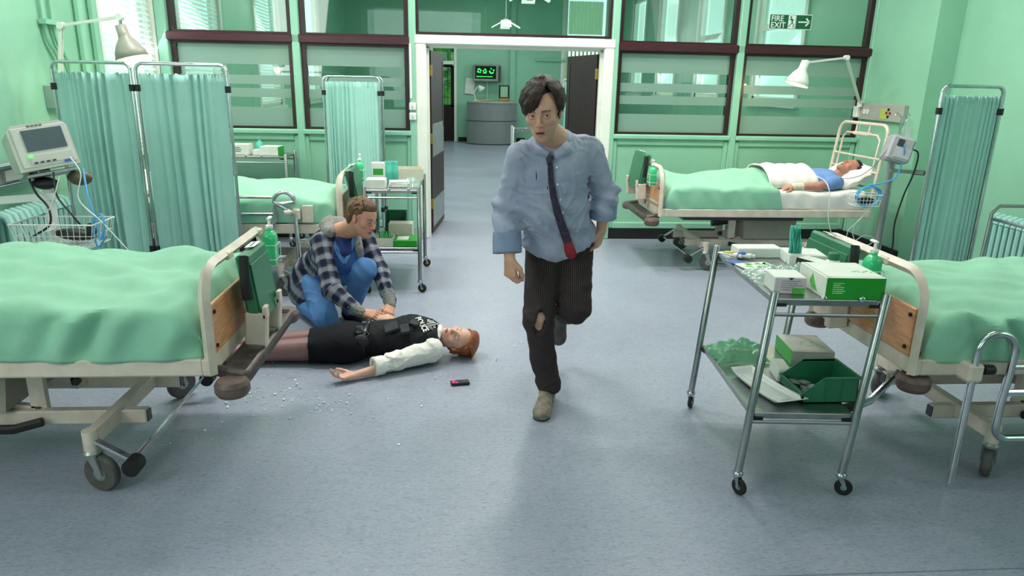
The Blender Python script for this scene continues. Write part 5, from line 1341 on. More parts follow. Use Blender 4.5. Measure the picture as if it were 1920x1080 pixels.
def folds(scale, amp, seed, stretch=(1, 1, 1), ridge=True):
    """long creases running in a few directions, fading in and out"""
    rg = np.random.RandomState(seed); D = []
    for k in range(3):
        v = rg.normal(size=3)*V3(1, .6, 1)*V3(*stretch); D.append((v/np.linalg.norm(v), rg.uniform(0, 6.28), rg.uniform(.7, 1.5)))
    def fn(P):
        x, y, z = P[:, 0], P[:, 1], P[:, 2]; out = 0
        for k, (v, ph, f) in enumerate(D):
            w = noise3(x, y, z, scale*.30, seed+k*2.3); a = (P @ v)*scale*f*1.15+ph+w*3.2
            m = np.clip(.15+noise3(y, z, x, scale*.22, seed*1.7+k), 0, 1)
            out = out+((1-np.abs(np.sin(a)))**1.6-.38)*m
        return -amp*1.15*out-amp*.12*noise3(x, y, z, scale*2, seed)
    return fn
def hair_locks(F, T, n, seed, base, lock_len, r=.006, flow=None, k=.004):
    rg = np.random.RandomState(seed)
    for i in range(n): base(F, T, rg, i)
def front(F, x, z, y0, y1, n=160):
    """y of the surface first met when walking from y0 to y1 at (x, z)"""
    ys = np.linspace(y0, y1, n); P = np.stack([np.full(n, x), ys, np.full(n, z)], 1); cur = np.full(n, 1e3)
    for q in F.p: cur = Field.comb(cur, Field.one(q, P), q)
    i = np.nonzero(cur < 0)[0]
    return ys[i[0]] if len(i) else None
def top(F, x, y, z0, z1, n=160):
    zs = np.linspace(z0, z1, n); P = np.stack([np.full(n, x), np.full(n, y), zs], 1); cur = np.full(n, 1e3)
    for q in F.p: cur = Field.comb(cur, Field.one(q, P), q)
    i = np.nonzero(cur < 0)[0]
    return zs[i[0]] if len(i) else None
def ribbon(name, pts, width, thick, m, parent, side=(1, 0, 0), **k):
    q = MB(); P = [Vector(p) for p in pts]; n = len(P); W = width if isinstance(width, (list, tuple)) else [width]*n; S = Vector(side)
    vs = []; fs = []
    for i, p in enumerate(P):
        t = (P[min(i+1, n-1)]-P[max(i-1, 0)]).normalized(); s = (S-t*S.dot(t)).normalized(); nn = t.cross(s)
        for a, b in ((-1, -1), (1, -1), (1, 1), (-1, 1)): vs.append(p+s*a*W[i]/2+nn*b*thick/2)
    for i in range(n-1):
        for k_ in range(4): a = i*4+k_; b = i*4+(k_+1) % 4; fs.append((a, b, b+4, a+4))
    fs += [(3, 2, 1, 0), tuple((n-1)*4+j for j in range(4))]
    q.add(vs, fs, False); return q.build(name, m, parent, **k)
def shoe(parent, ankle, heel, toe, up, m, sole, name='shoe', w_=.042, lace=None):
    a, h_, t = V3(*ankle), V3(*heel), V3(*toe); u = V3(*up); d = (t-h_)/np.linalg.norm(t-h_); s = np.cross(d, u); F = Field()
    F.cap(h_+u*.035, a+u*.0, .038, .040, .02); F.cap(h_+u*.035+d*.02, t-d*.05+u*.028, .038, w_, .03, 1, (u, 1.15)); F.cap(t-d*.06+u*.025, t-d*.035+u*.022, w_, .036, .02, 1, (u, 1.3)); F.cap(a, t-d*.09+u*.035, .035, .03, .03)
    F.cut(h_+u*.006, u, .003)
    F.p[-1] = ('h', h_+u*.006, u/np.linalg.norm(u), None, None, .004, -1, None)
    o = F.build(name, m, parent, .004)
    G = Field(); G.cap(h_+d*.018+u*.002, h_+d*.1+u*.002, .038, .034, .02, 1, (u, 3.2)); G.cap(h_+d*.1+u*.002, t-d*.045+u*.002, .036, .045, .02, 1, (u, 3.2))
    G.build('sole', sole, o, .004)
    if lace:
        for k in range(4):
            p = a*.0+h_+d*(np.linalg.norm(t-h_)*(.46+.075*k))+u*(.088-.009*k)
            MB().tube([p-s*.022-u*.008, p+u*.0, p+s*.022-u*.008], .003, 6).build('lace', lace, o)
    return o
# cut(): keep the side opposite to n ; ('h' distance is (P-c).n, subtract => removes where it is negative)
def keep(F, c, n, k=.004): F.p.append(('h', V3(*c), -V3(*n)/np.linalg.norm(n), None, None, k, -1, None))   # removes everything beyond c along n

def lock(pts, r0, r1, k=.003):
    P = spline([Vector(tp(*p)) for p in pts], 3); n = len(P)-1
    for i in range(n): F.cap(P[i], P[i+1], (r0+(r1-r0)*i/n)*hs, (r0+(r1-r0)*(i+1)/n)*hs, k)
def short_hair(seed, n=110, front=30, side=2, back=-48):
    rg = np.random.RandomState(seed); U = rg.uniform; out = []
    for i in range(n):
        a = U(-180, 180); c = cos(radians(a)); lim = front if c > .5 else (side if c > -.3 else back)
        e = U(lim+20, 88) if rg.rand() < .6 else lim+22; out.append((a, e, a+U(-14, 26)*(1 if c > 0 else .3), max(lim+U(-6, 6), e-U(22, 40)), .0095, .003, U(.0, .06)))
    return out
# ------------------------------------------------------------ running man
man = thing('person', 'man in torn pale blue shirt and loose tie striding towards the viewer', 'person', (0, 0, 0))
SKM = (206, 156, 134)
hc = V3(.366, 3.185, 1.528); hB = basis((-.30, -.93, -.20), (-.13, -.16, 1)); hs = 1.03
neck = (.435, 3.325, 1.385)
Rs, Re, Rw = (.262, 3.30, 1.325), (.222, 3.41, 1.055), (.238, 3.27, .835)
Ls, Le, Lw = (.618, 3.37, 1.355), (.722, 3.48, 1.12), (.722, 3.50, .93)
pel = (.515, 3.56, .86); Rh, Rk, Ra = (.435, 3.53, .82), (.398, 3.37, .50), (.462, 3.42, .10)
Lh, Lk, La = (.60, 3.57, .82), (.588, 3.42, .545), (.572, 3.80, .415)
F = Field(); T = head(F, hc, hB, hs, .0045, neck, .047)
F.cap(neck, (.44, 3.36, 1.25), .075, .11, .05); F.cap((.44, 3.37, 1.25), (.49, 3.48, .98), .115, .105, .04); F.cap((.49, 3.48, .98), pel, .105, .12, .04)
F.cap(V3(*Rs)+V3(0, .01, -.03), V3(*Ls)+V3(0, .01, -.03), .04, .04, .03)
for a, b, c in ((V3(*Rs)+V3(.015, .01, -.025), Re, Rw), (V3(*Ls)+V3(-.015, .01, -.025), Le, Lw)): F.cap(a, b, .038, .038, .03); F.cap(b, c, .038, .026, .015)
for a, b, c in ((Rh, Rk, Ra), (Lh, Lk, La)): F.cap(a, b, .08, .052, .03); F.cap(b, c, .050, .036, .015)
hand(F, Rw, hbasis((.02, -.22, -.95), (-.75, -.65, .1)), .98, (.9, 1.3, .8), -1, .8)
hand(F, Lw, hbasis((-.16, .10, -.95), (.85, -.5, 0)), .98, (.8, 1.2, .8), 1, .7)
hcf = head_color(hc, hB, hs, SKM, (168, 104, 98), (48, 34, 30), .4, .35, False, .0045)
F.build('body', SKIN, man, .0032, hcf)
eyes(T, hB, man, hs, hB.T @ V3(-.13, -.98, .05), (70, 62, 46))
# hair: swept fringe
HAIR = mat('dark brown hair', (48, 31, 25), .5, var=.45, vs=30, stretch=(1, 1, .25), bump=.5, bs=180, spec=.3)
def hair_on(F, T, B, s, strands, rad=(.083, .103, .092), cen=(0, -.014, .044), k=.002):
    """strands combed over the skull: each is (a0, e0, a1, e1, r0, r1, lift) in degrees, a = 0 at the face, positive to the subject's right"""
    def S(a, e, r):
        a, e = radians(a), radians(e); return T(cen[0]+rad[0]*r*sin(a)*cos(e), cen[1]+rad[1]*r*cos(a)*cos(e), cen[2]+rad[2]*r*sin(e))
    for (a0, e0, a1, e1, r0, r1, lf) in strands:
        P = []
        for q in range(6):
            t = q/5; P.append(S(a0+(a1-a0)*t, e0+(e1-e0)*t, 1+lf*sin(pi*t)*.8+lf*.35*t))
        for q in range(5): F.cap(P[q], P[q+1], (r0+(r1-r0)*q/5)*s, (r0+(r1-r0)*(q+1)/5)*s, k)
F = Field(); F.ell(T(0, -.030, .052), V3(.080, .088, .084)*hs, hB, .01); F.ell(T(0, -.062, -.0), V3(.070, .050, .085)*hs, hB, .02); F.ell(T(.012, .020, .078), V3(.055, .060, .046)*hs, hB, .02)
rg = np.random.RandomState(4); U = rg.uniform; st_ = []
for i in range(46):
    t = i/45; st_.append((-28+U(-6, 6)+150*max(0, t-.6), 62+18*t+U(-4, 4), 4+108*t+U(-4, 4), 2-46*min(1, t*1.5)+U(-9, 5), .0105, .0024, U(.03, .11)))
for i in range(14):
    t = i/13; st_.append((-22+U(-5, 5), 58+U(-4, 4), 10+60*t, -6-24*t+U(-9, 5), .008, .0018, U(.08, .15)))
for i in range(34):
    t = i/33; st_.append((-40-20*t+U(-6, 6), 66+14*t+U(-4, 4), -52-98*t+U(-4, 4), (-4-38*min(1, t*2.2))+U(-9, 6), .0105, .0028, U(.02, .08)))
for i in range(30): a = 95+170*i/29; st_.append((a+U(-10, 10), 70+U(-8, 8), a+U(-8, 8), -48+U(-9, 6), .011, .004, U(.01, .06)))
for i in range(12): a = U(-60, 60); st_.append((a, 74, a+U(20, 60), 82+U(-14, 0), .009, .003, U(.06, .13)))
hair_on(F, T, hB, hs, st_, (.088, .106, .095))
F.build('hair', HAIR, man, .0034)
# shirt
SHIRT = mat('pale blue grey cotton shirt', (172, 176, 196), .85, var=.10, vs=7, bump=.12, bs=260, spec=.15, col2=(152, 158, 182))
SHIRT_D = mat('inside of blue shirt cuff', (134, 146, 176), .85, var=.08, vs=9, bump=.3, bs=260, spec=.15)
F = Field()
bR = np.array(Matrix(((1, 0, 0), (0, 1, -.28), (0, .28, 1))).normalized())
F.ell((.440, 3.36, 1.235), (.172, .125, .20), bR, .05); F.ell((.475, 3.44, 1.06), (.165, .132, .20), bR, .05); F.ell((.505, 3.50, .93), (.168, .138, .16), bR, .05)
F.cap((.30, 3.31, 1.335), (.58, 3.36, 1.36), .054, .056, .05); F.cap((.40, 3.32, 1.375), (.47, 3.335, 1.385), .062, .062, .03)
F.cap(V3(*Rs)+V3(.008, 0, 0), V3(*Re)+V3(.012, 0, 0), .056, .062, .03); F.cap(Re, (.228, 3.33, .93), .067, .062, .03)
F.cap(Ls, Le, .057, .069, .03); F.cap(Le, (.718, 3.46, 1.05), .072, .062, .03)
F.cap((.425, 3.50, .86), (.595, 3.53, .87), .118, .118, .05); F.ell((.40, 3.40, 1.10), (.15, .12, .16), None, .05); F.cut((.44, 3.40, .80), (-.0, .0, 1))
F.p[-1] = ('h', V3(.487, 3.42, .775), V3(.42, -.25, 1)/1.113, None, None, .004, -1, None)
F.p.append(('h', V3(.487, 3.42, .775), V3(-.47, -.2, .88)/1.018, None, None, .004, -1, None))
keepP = V3(.228, 3.33, .91)
F.ell(tuple(hc+V3(.062, .105, -.138)), (.045, .05, .05), None, .01, -1)
wr = folds(26, .011, 2, (1, 1, .55)); wr2 = folds(60, .005, 5, (1, 1, .7))
def dispS(P):
    d = wr(P)+wr2(P)
    # drag folds fanning from the armpits and across the waist
    x, y, z = P[:, 0], P[:, 1], P[:, 2]
    w = np.exp(-((z-1.0)/.14)**2); d += -.007*w*np.sin((z*1.0+(x-.48)*.55)*62+2*np.sin(x*16))
    for (ex, ey, ez) in (Re, Le):
        r = np.sqrt((x-ex)**2+(y-ey)**2+(z-ez)**2); d += -.005*np.exp(-(r/.12)**2)*np.sin(z*95+x*30)
    return d
F.disp = dispS
shirt = F.build('shirt', SHIRT, man, .0052)
SF = F
def cuff(parent, c, ax, r, h_, m, seed, name='rolled_cuff'):
    ax = V3(*ax); ax = ax/np.linalg.norm(ax); G = Field(); c = V3(*c); G.cap(c-ax*h_/2, c+ax*h_/2, r, r*1.02, .01)
    G.p.append(('h', c+ax*h_*.62, -ax, None, None, .006, -1, None)); G.p.append(('h', c-ax*h_*.62, ax, None, None, .006, -1, None))
    G.cap(c-ax*h_*1.5, c+ax*h_*1.5, r*.62, None, .004, -1); G.disp = folds(34, .006, seed, (1, 1, .6)); return G.build(name, m, parent, .0045)
cuff(man, (.228, 3.325, .905), (.03, -.3, -1), .069, .085, SHIRT_D, 4)
cuff(man, (.722, 3.485, 1.05), (0, .06, -1), .070, .09, SHIRT_D, 8)
# collar, undershirt, tie, buttons
def sp(x, z, off=.004, y0=3.0, y1=3.7):
    y = front(SF, x, z, y0, y1); return (x, (y if y else 3.3)-off, z)
COLM = mat('pale collar cotton', (180, 180, 190), .85, var=.06, bump=.3, bs=260)
def collar_leaf(sgn, pts):
    vs = [Vector(p) for p in pts]; q = MB(); q.add(vs, [(0, 1, 2, 3)], False); o = q.build('collar', SHIRT, man, .006); return o
collar_leaf(1, [(.338, 3.255, 1.385), sp(.345, 1.335, .014), sp(.395, 1.322, .02), (.402, 3.20, 1.352)])
collar_leaf(1, [(.422, 3.20, 1.352), sp(.435, 1.318, .02), sp(.505, 1.345, .014), (.508, 3.285, 1.410)])
F = Field(); F.cap((.36, 3.27, 1.375), (.49, 3.29, 1.395), .028, .028, .02); F.cap((.37, 3.33, 1.385), (.50, 3.345, 1.40), .032, None, .03)
F.ell(tuple(V3(.435, 3.31, 1.39)+V3(0, 0, .02)), (.058, .055, .06), None, .006, -1); F.build('collar_stand', SHIRT, man, .0045)
TIE = mat('dark figured tie silk', (20, 18, 26), .5, var=.5, vs=70, col2=(70, 58, 78)); TIER = mat('crimson tie end', (130, 18, 30), .6, var=.3, vs=60)
tp_ = [sp(x, z, .012) for x, z in ((.408, 1.318), (.413, 1.27), (.420, 1.21), (.436, 1.14), (.458, 1.07), (.485, 1.0), (.512, .94), (.528, .90))]
ribbon('tie', tp_, [.020, .026, .028, .032, .036, .040, .044, .044], .005, TIE, man)
F = Field(); F.cap(tp_[0], (tp_[0][0]-.001, tp_[0][1], tp_[0][2]-.02), .018, .012, .01); F.build('tie_knot', TIE, man, .003)
ribbon('tie_end', [tp_[-1], (tp_[-1][0]+.008, tp_[-1][1]-.01, .868), (.548, tp_[-1][1]-.012, .838), (.55, tp_[-1][1]-.006, .815)], [.044, .052, .056, .012], .005, TIER, man)
for (x, z) in ((.442, 1.28), (.450, 1.20), (.470, 1.125), (.487, 1.06), (.505, .99)):
    p = Vector(sp(x, z, .003)); MB().cyl(p, p+Vector((0, -.004, 0)), .0055, seg=10).build('button', WHITEPL, man)
ribbon('placket', [sp(x, z, .0015) for x, z in ((.430, 1.30), (.447, 1.20), (.468, 1.12), (.492, 1.03), (.512, .95), (.522, .90))], .024, .003, SHIRT, man)
ribbon('tear', [sp(x, z, .0015) for x, z in ((.350, 1.26), (.354, 1.235), (.353, 1.215))], [.003, .008, .003], .002, INK, man)
ribbon('tear', [sp(x, z, .0015) for x, z in ((.404, 1.19), (.408, 1.165), (.412, 1.15))], [.002, .005, .002], .002, INK, man)
F = Field(); F.cap((.60, 3.34, 1.40), (.655, 3.37, 1.385), .013, .010, .01); F.disp = folds(120, .006, 3); F.build('frayed_seam', mat('frayed pale threads', (190, 186, 190), .9), man, .004)
# trousers
def stripe_mat(name, c, c2, per, wid, attr='cloth_uv'):
    m = mat(name, c, .85, var=.12, vs=20, bump=.3, bs=200, spec=.15); nt = m.node_tree; L = nt.links.new; b = nt.nodes['Principled BSDF']; src = b.inputs['Base Color'].links[0].from_socket
    a = N(nt, 'ShaderNodeAttribute', attribute_name=attr); sx = N(nt, 'ShaderNodeSeparateXYZ'); L(a.outputs['Vector'], sx.inputs[0])
    d = N(nt, 'ShaderNodeMath', operation='FRACT'); mu = N(nt, 'ShaderNodeMath', operation='DIVIDE'); mu.inputs[1].default_value = per; L(sx.outputs[0], mu.inputs[0]); L(mu.outputs[0], d.inputs[0])
    lt = N(nt, 'ShaderNodeMath', operation='LESS_THAN'); lt.inputs[1].default_value = wid; L(d.outputs[0], lt.inputs[0])
    x = N(nt, 'ShaderNodeMix', data_type='RGBA'); L(lt.outputs[0], x.inputs[0]); L(src, x.inputs[6]); x.inputs[7].default_value = (*lin(c2), 1); L(x.outputs[2], b.inputs['Base Color']); return m
TR = stripe_mat('dark brown pinstripe wool', (50, 42, 42), (84, 76, 78), .0085, .22)
F = Field()
F.ell((.515, 3.56, .86), (.165, .125, .12), None, .04)
F.cap(Rh, Rk, .098, .078, .04); F.cap(Rk, (.432, 3.40, .27), .076, .064, .03); F.cap((.432, 3.40, .27), (.470, 3.42, .115), .064, .066, .03)
F.cap(Lh, Lk, .098, .086, .04); F.cap(Lk, (.592, 3.66, .455), .082, .078, .03); F.cap((.592, 3.66, .455), (.60, 3.76, .43), .08, .078, .02)
F.ell((.40, 3.298, .505), (.026, .036, .082), np.array(rotm(0, 12, 0)), .004, -1)
F.p.append(('h', V3(.468, 3.42, .078), V3(0, 0, 1), None, None, .004, -1, None))
def dT(P):
    x, y, z = P[:, 0], P[:, 1], P[:, 2]; d = folds(24, .006, 9, (1, 1, .5))(P)
    for (ex, ey, ez), s in ((Rk, .09), ((.45, 3.41, .16), .09), (Lk, .1)):
        r = np.sqrt((x-ex)**2+(y-ey)**2+(z-ez)**2); d += -.006*np.exp(-(r/s)**2)*np.sin(z*85+x*40)
    return d
F.disp = dT
F.build('trousers', TR, man, .0052, None, seg_fab([(Rh, Rk, 0), (Rk, Ra, .32), (Lh, Lk, 0), (Lk, La, .32)]))
q = MB(); rg_ = random.Random(4)
for k in range(16):
    a = k/16*6.28; p = Vector((.60+.07*cos(a), 3.79, .43+.07*sin(a))); q.cyl(p, p+Vector((rg_.uniform(-.01, .01), rg_.uniform(.015, .05), rg_.uniform(-.035, 0))), .006, .001, 5)
q.build('frayed_hem', TR, man, kind='stuff')
SHOEM = mat('scuffed grey canvas shoe', (138, 128, 116), .8, var=.35, vs=26, bump=.5, bs=120); SOLED = mat('dark shoe sole', (52, 48, 46), .7, var=.3)
shoe(man, (.462, 3.42, .095), (.472, 3.475, 0), (.405, 3.215, 0), (0, 0, 1), SHOEM, SOLED, 'shoe', .044, mat('pale laces', (190, 184, 172), .7))
shoe(man, (.572, 3.82, .40), (.575, 3.895, .405), (.592, 3.965, .145), (.02, -.96, -.26), mat('dusty dark grey shoe', (78, 74, 72), .8, var=.3, vs=24, bump=.4, bs=100), mat('dusty rubber sole', (120, 112, 104), .8, var=.3, vs=30), 'shoe', .042)

# ------------------------------------------------------------ kneeling man
kn = thing('person', 'man in checked hooded jacket and blue scrubs kneeling beside the woman', 'person')
SKK = (204, 148, 126)
kc = V3(-.632, 4.56, .785); kB = basis((.84, -.47, -.25), (.12, .05, 1)); 
kneck = (-.795, 4.72, .66)
kRs, kRe, kRw = (-.915, 4.65, .60), (-.825, 4.43, .335), (-.622, 4.30, .225)
kLs, kLe, kLw = (-.665, 4.85, .60), (-.545, 4.72, .38), (-.455, 4.44, .225)
kp = (-1.03, 5.0, .29); kRh, kRk, kRa = (-1.03, 4.90, .27), (-.915, 4.62, .085), (-1.12, 4.93, .075)
kLh, kLk, kLa = (-.93, 5.03, .28), (-.640, 4.64, .420), (-.775, 4.83, .09)
F = Field(); T = head(F, kc, kB, .98, .003, kneck, .054)
F.cap(kneck, (-.86, 4.82, .5), .058, .12, .03); F.cap((-.86, 4.82, .5), kp, .12, .12, .05); F.cap(V3(*kRs)+V3(0, 0, -.03), V3(*kLs)+V3(0, 0, -.03), .045, .045, .03)
for a, b, c in ((kRs, kRe, kRw), (kLs, kLe, kLw)): F.cap(a, b, .045, .038, .03); F.cap(b, c, .038, .027, .015)
for a, b, c in ((kRh, kRk, kRa), (kLh, kLk, kLa)): F.cap(a, b, .075, .052, .03); F.cap(b, c, .050, .036, .015)
hand(F, kRw, hbasis((.93, -.12, -.12), (.05, -.55, .85)), .98, (.45, .7, .4), -1, .5)
hand(F, kLw, hbasis((-.05, -.80, -.25), (.5, -.1, .85)), .98, (.5, .8, .5), 1, .5)
F.build('body', SKIN, kn, .0034, head_color(kc, kB, .98, SKK, (160, 88, 82), (96, 66, 46), .5, .3, False, .003))
eyes(T, kB, kn, .98, (0, .98, -.2), (70, 90, 100))
HAIRB = mat('short mid brown hair', (104, 74, 50), .5, var=.35, vs=40, stretch=(1, 1, .3), bump=.6, bs=220)
F = Field(); F.ell(T(0, -.026, .048), V3(.079, .097, .080), kB, .01); F.ell(T(0, -.062, -.005), V3(.066, .048, .07), kB, .02)
hs = .98; tp = lambda x, y, z: T(x, y, z); rg = np.random.RandomState(9)
F.ell(T(0, .022, .080), V3(.056, .058, .042), kB, .02)
hair_on(F, T, kB, .98, short_hair(9, 120, 24, 0, -46))
F.build('hair', HAIRB, kn, .004)
# scrubs top
SCR = mat('blue scrub cotton', (66, 104, 170), .85, var=.10, vs=10, bump=.3, bs=200, spec=.15); SCRD = mat('navy undershirt', (24, 44, 104), .85, var=.1)
SCRL = mat('lighter blue scrub trousers', (92, 134, 192), .85, var=.12, vs=9, bump=.3, bs=200, spec=.15)
F = Field(); F.ell((-.80, 4.74, .52), (.13, .13, .17), np.array(rotm(-30, -25, 0)), .04); F.cap((-.84, 4.80, .46), (-.96, 4.92, .30), .125, .12, .05); F.disp = folds(28, .006, 12); F.build('scrub_top', SCR, kn, .0055)
KT = F
F = Field(); F.cap((-.78, 4.69, .61), (-.762, 4.648, .54), .056, .050, .03); F.build('undershirt', SCRD, kn, .005)
# V neck bands
def kf(x, z, off=.006):
    y = front(KT, x, z, 4.3, 5.0); return (x, (y or 4.62)-off, z)
ribbon('neck_band', [(-.845, 4.655, .645), kf(-.83, .585), kf(-.79, .51), kf(-.765, .475)], .024, .006, SCRL, kn, (1, 0, .4))
ribbon('neck_band', [(-.705, 4.67, .635), kf(-.715, .585), kf(-.74, .52), kf(-.765, .475)], .024, .006, SCRL, kn, (1, 0, -.4))
F = Field(); F.cap(kRh, kRk, .100, .080, .05); F.cap(kRk, kRa, .074, .060, .03); F.cap(kLh, kLk, .102, .078, .05); F.cap(kLk, kLa, .076, .066, .03); F.ell(kp, (.14, .13, .12), None, .04)
def dK(P):
    d = folds(26, .006, 15)(P); x, y, z = P[:, 0], P[:, 1], P[:, 2]; r = np.sqrt((x-kLk[0])**2+(y-kLk[1])**2+(z-kLk[2])**2); return d-.004*np.exp(-(r/.15)**2)*np.sin(x*70+z*60)
F.disp = dK; F.p.append(('h', V3(0, 0, .004), V3(0, 0, 1), None, None, .003, -1, None)); F.build('scrub_trousers', SCRL, kn, .0055)
def plaid_mat():
    m = mat('navy grey checked flannel', (84, 90, 108), .92, var=.08, vs=16, bump=.4, bs=240, spec=.1); nt = m.node_tree; L = nt.links.new; b = nt.nodes['Principled BSDF']; cur = b.inputs['Base Color'].links[0].from_socket
    a = N(nt, 'ShaderNodeAttribute', attribute_name='cloth_uv'); sx = N(nt, 'ShaderNodeSeparateXYZ'); L(a.outputs['Vector'], sx.inputs[0])
    def band(sock, per, lo, hi):
        mu = N(nt, 'ShaderNodeMath', operation='DIVIDE'); mu.inputs[1].default_value = per; L(sock, mu.inputs[0]); fr = N(nt, 'ShaderNodeMath', operation='FRACT'); L(mu.outputs[0], fr.inputs[0])
        g1 = N(nt, 'ShaderNodeMath', operation='GREATER_THAN'); g1.inputs[1].default_value = lo; L(fr.outputs[0], g1.inputs[0]); g2 = N(nt, 'ShaderNodeMath', operation='LESS_THAN'); g2.inputs[1].default_value = hi; L(fr.outputs[0], g2.inputs[0])
        r = N(nt, 'ShaderNodeMath', operation='MULTIPLY'); L(g1.outputs[0], r.inputs[0]); L(g2.outputs[0], r.inputs[1]); return r.outputs[0]
    def over(fac, col, amt):
        nonlocal cur
        f = N(nt, 'ShaderNodeMath', operation='MULTIPLY'); f.inputs[1].default_value = amt; L(fac, f.inputs[0]); x = N(nt, 'ShaderNodeMix', data_type='RGBA'); L(f.outputs[0], x.inputs[0]); L(cur, x.inputs[6]); x.inputs[7].default_value = (*lin(col), 1); cur = x.outputs[2]
    for s in (0, 1):
        over(band(sx.outputs[s], .09, 0, .42), (22, 26, 48), .62)
        over(band(sx.outputs[s], .09, .56, .92), (186, 188, 198), .36)
        over(band(sx.outputs[s], .0125, 0, .25), (14, 16, 30), .35)
    L(cur, b.inputs['Base Color']); return m
PLAID = plaid_mat()
JG = mat('grey marl jersey', (132, 130, 128), .95, var=.25, vs=90, bump=.5, bs=150); JW = mat('pale jacket lining', (190, 196, 214), .9, var=.06)
F = Field()
F.ell((-.865, 4.80, .52), (.165, .16, .17), np.array(rotm(-30, -25, 0)), .05); F.cap((-.87, 4.84, .48), (-1.03, 5.0, .30), .150, .150, .05); F.cap((-1.03, 5.0, .30), (-1.08, 4.99, .22), .15, .145, .05)
F.cap(kRs, kLs, .068, .066, .05); F.cap(kRs, kRe, .070, .062, .03); F.cap(kRe, V3(*kRw)+V3(-.05, .03, .02), .060, .046, .03); F.cap(kLs, kLe, .068, .060, .03); F.cap(kLe, V3(*kLw)+V3(-.01, .06, .02), .058, .045, .03)
# open front : carve the scrubs window
F.cap((-.77, 4.60, .62), (-.78, 4.60, .36), .060, .085, .02, -1); F.cap((-.79, 4.66, .68), (-.76, 4.62, .64), .045, None, .02, -1)
F.cap((-1.05, 4.98, .26), (-1.10, 4.97, .17), .140, .135, .05)
F.ell((-1.05, 4.92, -.09), (.33, .36, .185), None, .006, -1)
F.disp = lambda P: folds(24, .007, 21)(P)+folds(55, .003, 23)(P)
F.build('jacket', PLAID, kn, .0055, None, seg_fab([((-.80, 4.75, .62), (-1.06, 5.02, .2), 0), (kRs, kRe, .02), (kRe, kRw, .30), (kLs, kLe, .04), (kLe, kLw, .30)]))
F = Field()   # hood heaped behind the neck and the grey placket
F.chain([(-.868, 4.655, .668), (-.885, 4.785, .690), (-.84, 4.86, .675), (-.74, 4.83, .66), (-.70, 4.74, .65)], [.044, .060, .060, .050, .036], .03); F.cap((-.885, 4.68, .665), (-.865, 4.60, .55), .038, .026, .02); F.cap((-.865, 4.60, .55), (-.86, 4.60, .44), .026, .020, .02)
F.cap((-.70, 4.74, .65), (-.672, 4.66, .56), .034, .026, .02); F.cap((-.672, 4.66, .56), (-.665, 4.68, .46), .026, .022, .02); F.disp = folds(45, .006, 31); F.build('hood', JG, kn, .005)
for w0, d0 in ((kRw, V3(.8, -.45, -.35)), (kLw, V3(.2, -.85, -.45))):
    F = Field(); w0 = V3(*w0); d0 = d0/np.linalg.norm(d0); F.cap(w0-d0*.075, w0-d0*.005, .044, .036, .01); F.disp = folds(70, .003, 5); F.build('jersey_cuff', JG, kn, .0045)
shoe(kn, (-1.12, 4.95, .08), (-1.135, 5.03, .15), (-1.16, 5.00, .01) if False else (-1.10, 4.90, .005), (-.55, .6, .5), BLACK, BLACK, 'shoe', .042)
shoe(kn, (-.775, 4.83, .09), (-.81, 4.87, 0), (-.63, 4.70, 0), (0, 0, 1), BLACK, BLACK, 'shoe', .042)

# ------------------------------------------------------------ woman on the floor
wm = thing('person', 'red-haired woman in black police vest and skirt lying on the floor', 'person')
wc = V3(-.012, 4.105, .112); wB = basis((-.08, -.60, .80), (.95, -.28, -.06)); wn_ = (-.150, 4.13, .105)
SKW = (222, 172, 152)
wRs, wRe, wRw = (-.185, 3.995, .085), (-.385, 3.87, .050), (-.600, 3.752, .032)
wLs, wLe, wLw = (-.215, 4.285, .115), (-.385, 4.41, .075), (-.52, 4.29, .185)
F = Field(); T = head(F, wc, wB, .93, .001, wn_, .042)
F.ell((-.30, 4.14, .11), (.16, .14, .085), None, .04); F.ell((-.50, 4.15, .10), (.14, .11, .08), None, .04); F.ell((-.68, 4.12, .10), (.14, .14, .09), None, .04)
for a, b, c in ((wRs, wRe, wRw), (wLs, wLe, wLw)): F.cap(a, b, .040, .033, .03); F.cap(b, c, .033, .0215, .012)
hand(F, wRw, hbasis((-.92, -.36, .02), (.1, .05, -1)), .86, (.35, .55, .5), -1, .35)
hand(F, wLw, hbasis((.85, -.35, .28), (-.3, -.3, .9)), .86, (.5, .7, .5), 1, .5)
F.build('body', SKIN, wm, .0032, head_color(wc, wB, .93, SKW, (170, 76, 84), (120, 78, 54), .35, 0, True, .001))
# stockinged legs
F = Field(); 
for h_, k_, a_, t_ in (((-.72, 4.18, .10), (-1.19, 4.165, .075), (-1.56, 4.13, .05), (-1.70, 4.16, .12)), ((-.72, 4.05, .09), (-1.205, 4.03, .072), (-1.57, 4.0, .05), (-1.70, 3.96, .12))):
    F.cap(h_, k_, .082, .056, .02); F.ell(V3(*k_)+V3(0, 0, .012), (.05, .045, .045), None, .03); F.cap(V3(*k_)+V3(-.05, 0, -.005), V3(*k_)+V3(-.16, 0, -.012), .050, .050, .03); F.cap(V3(*k_)+V3(-.14, 0, -.01), a_, .050, .031, .03)
F.build('stockings', mat('sheer dark stocking over skin', (140, 102, 104), .45, var=.10, vs=12, spec=.4), wm, .005)
for y0, y1 in ((4.13, 4.16), (4.0, 3.96)): shoe(wm, (-1.57, y0, .06), (-1.625, y0, .02), (-1.66, y1, .22), (.98, 0, .18), BLACK, BLACK, 'shoe', .036)
SKT = mat('black wool skirt', (20, 20, 28), .85, var=.25, vs=12, bump=.3, bs=120, spec=.2); VEST = mat('black vest cloth', (22, 23, 30), .75, var=.3, vs=20, bump=.5, bs=140, spec=.25)
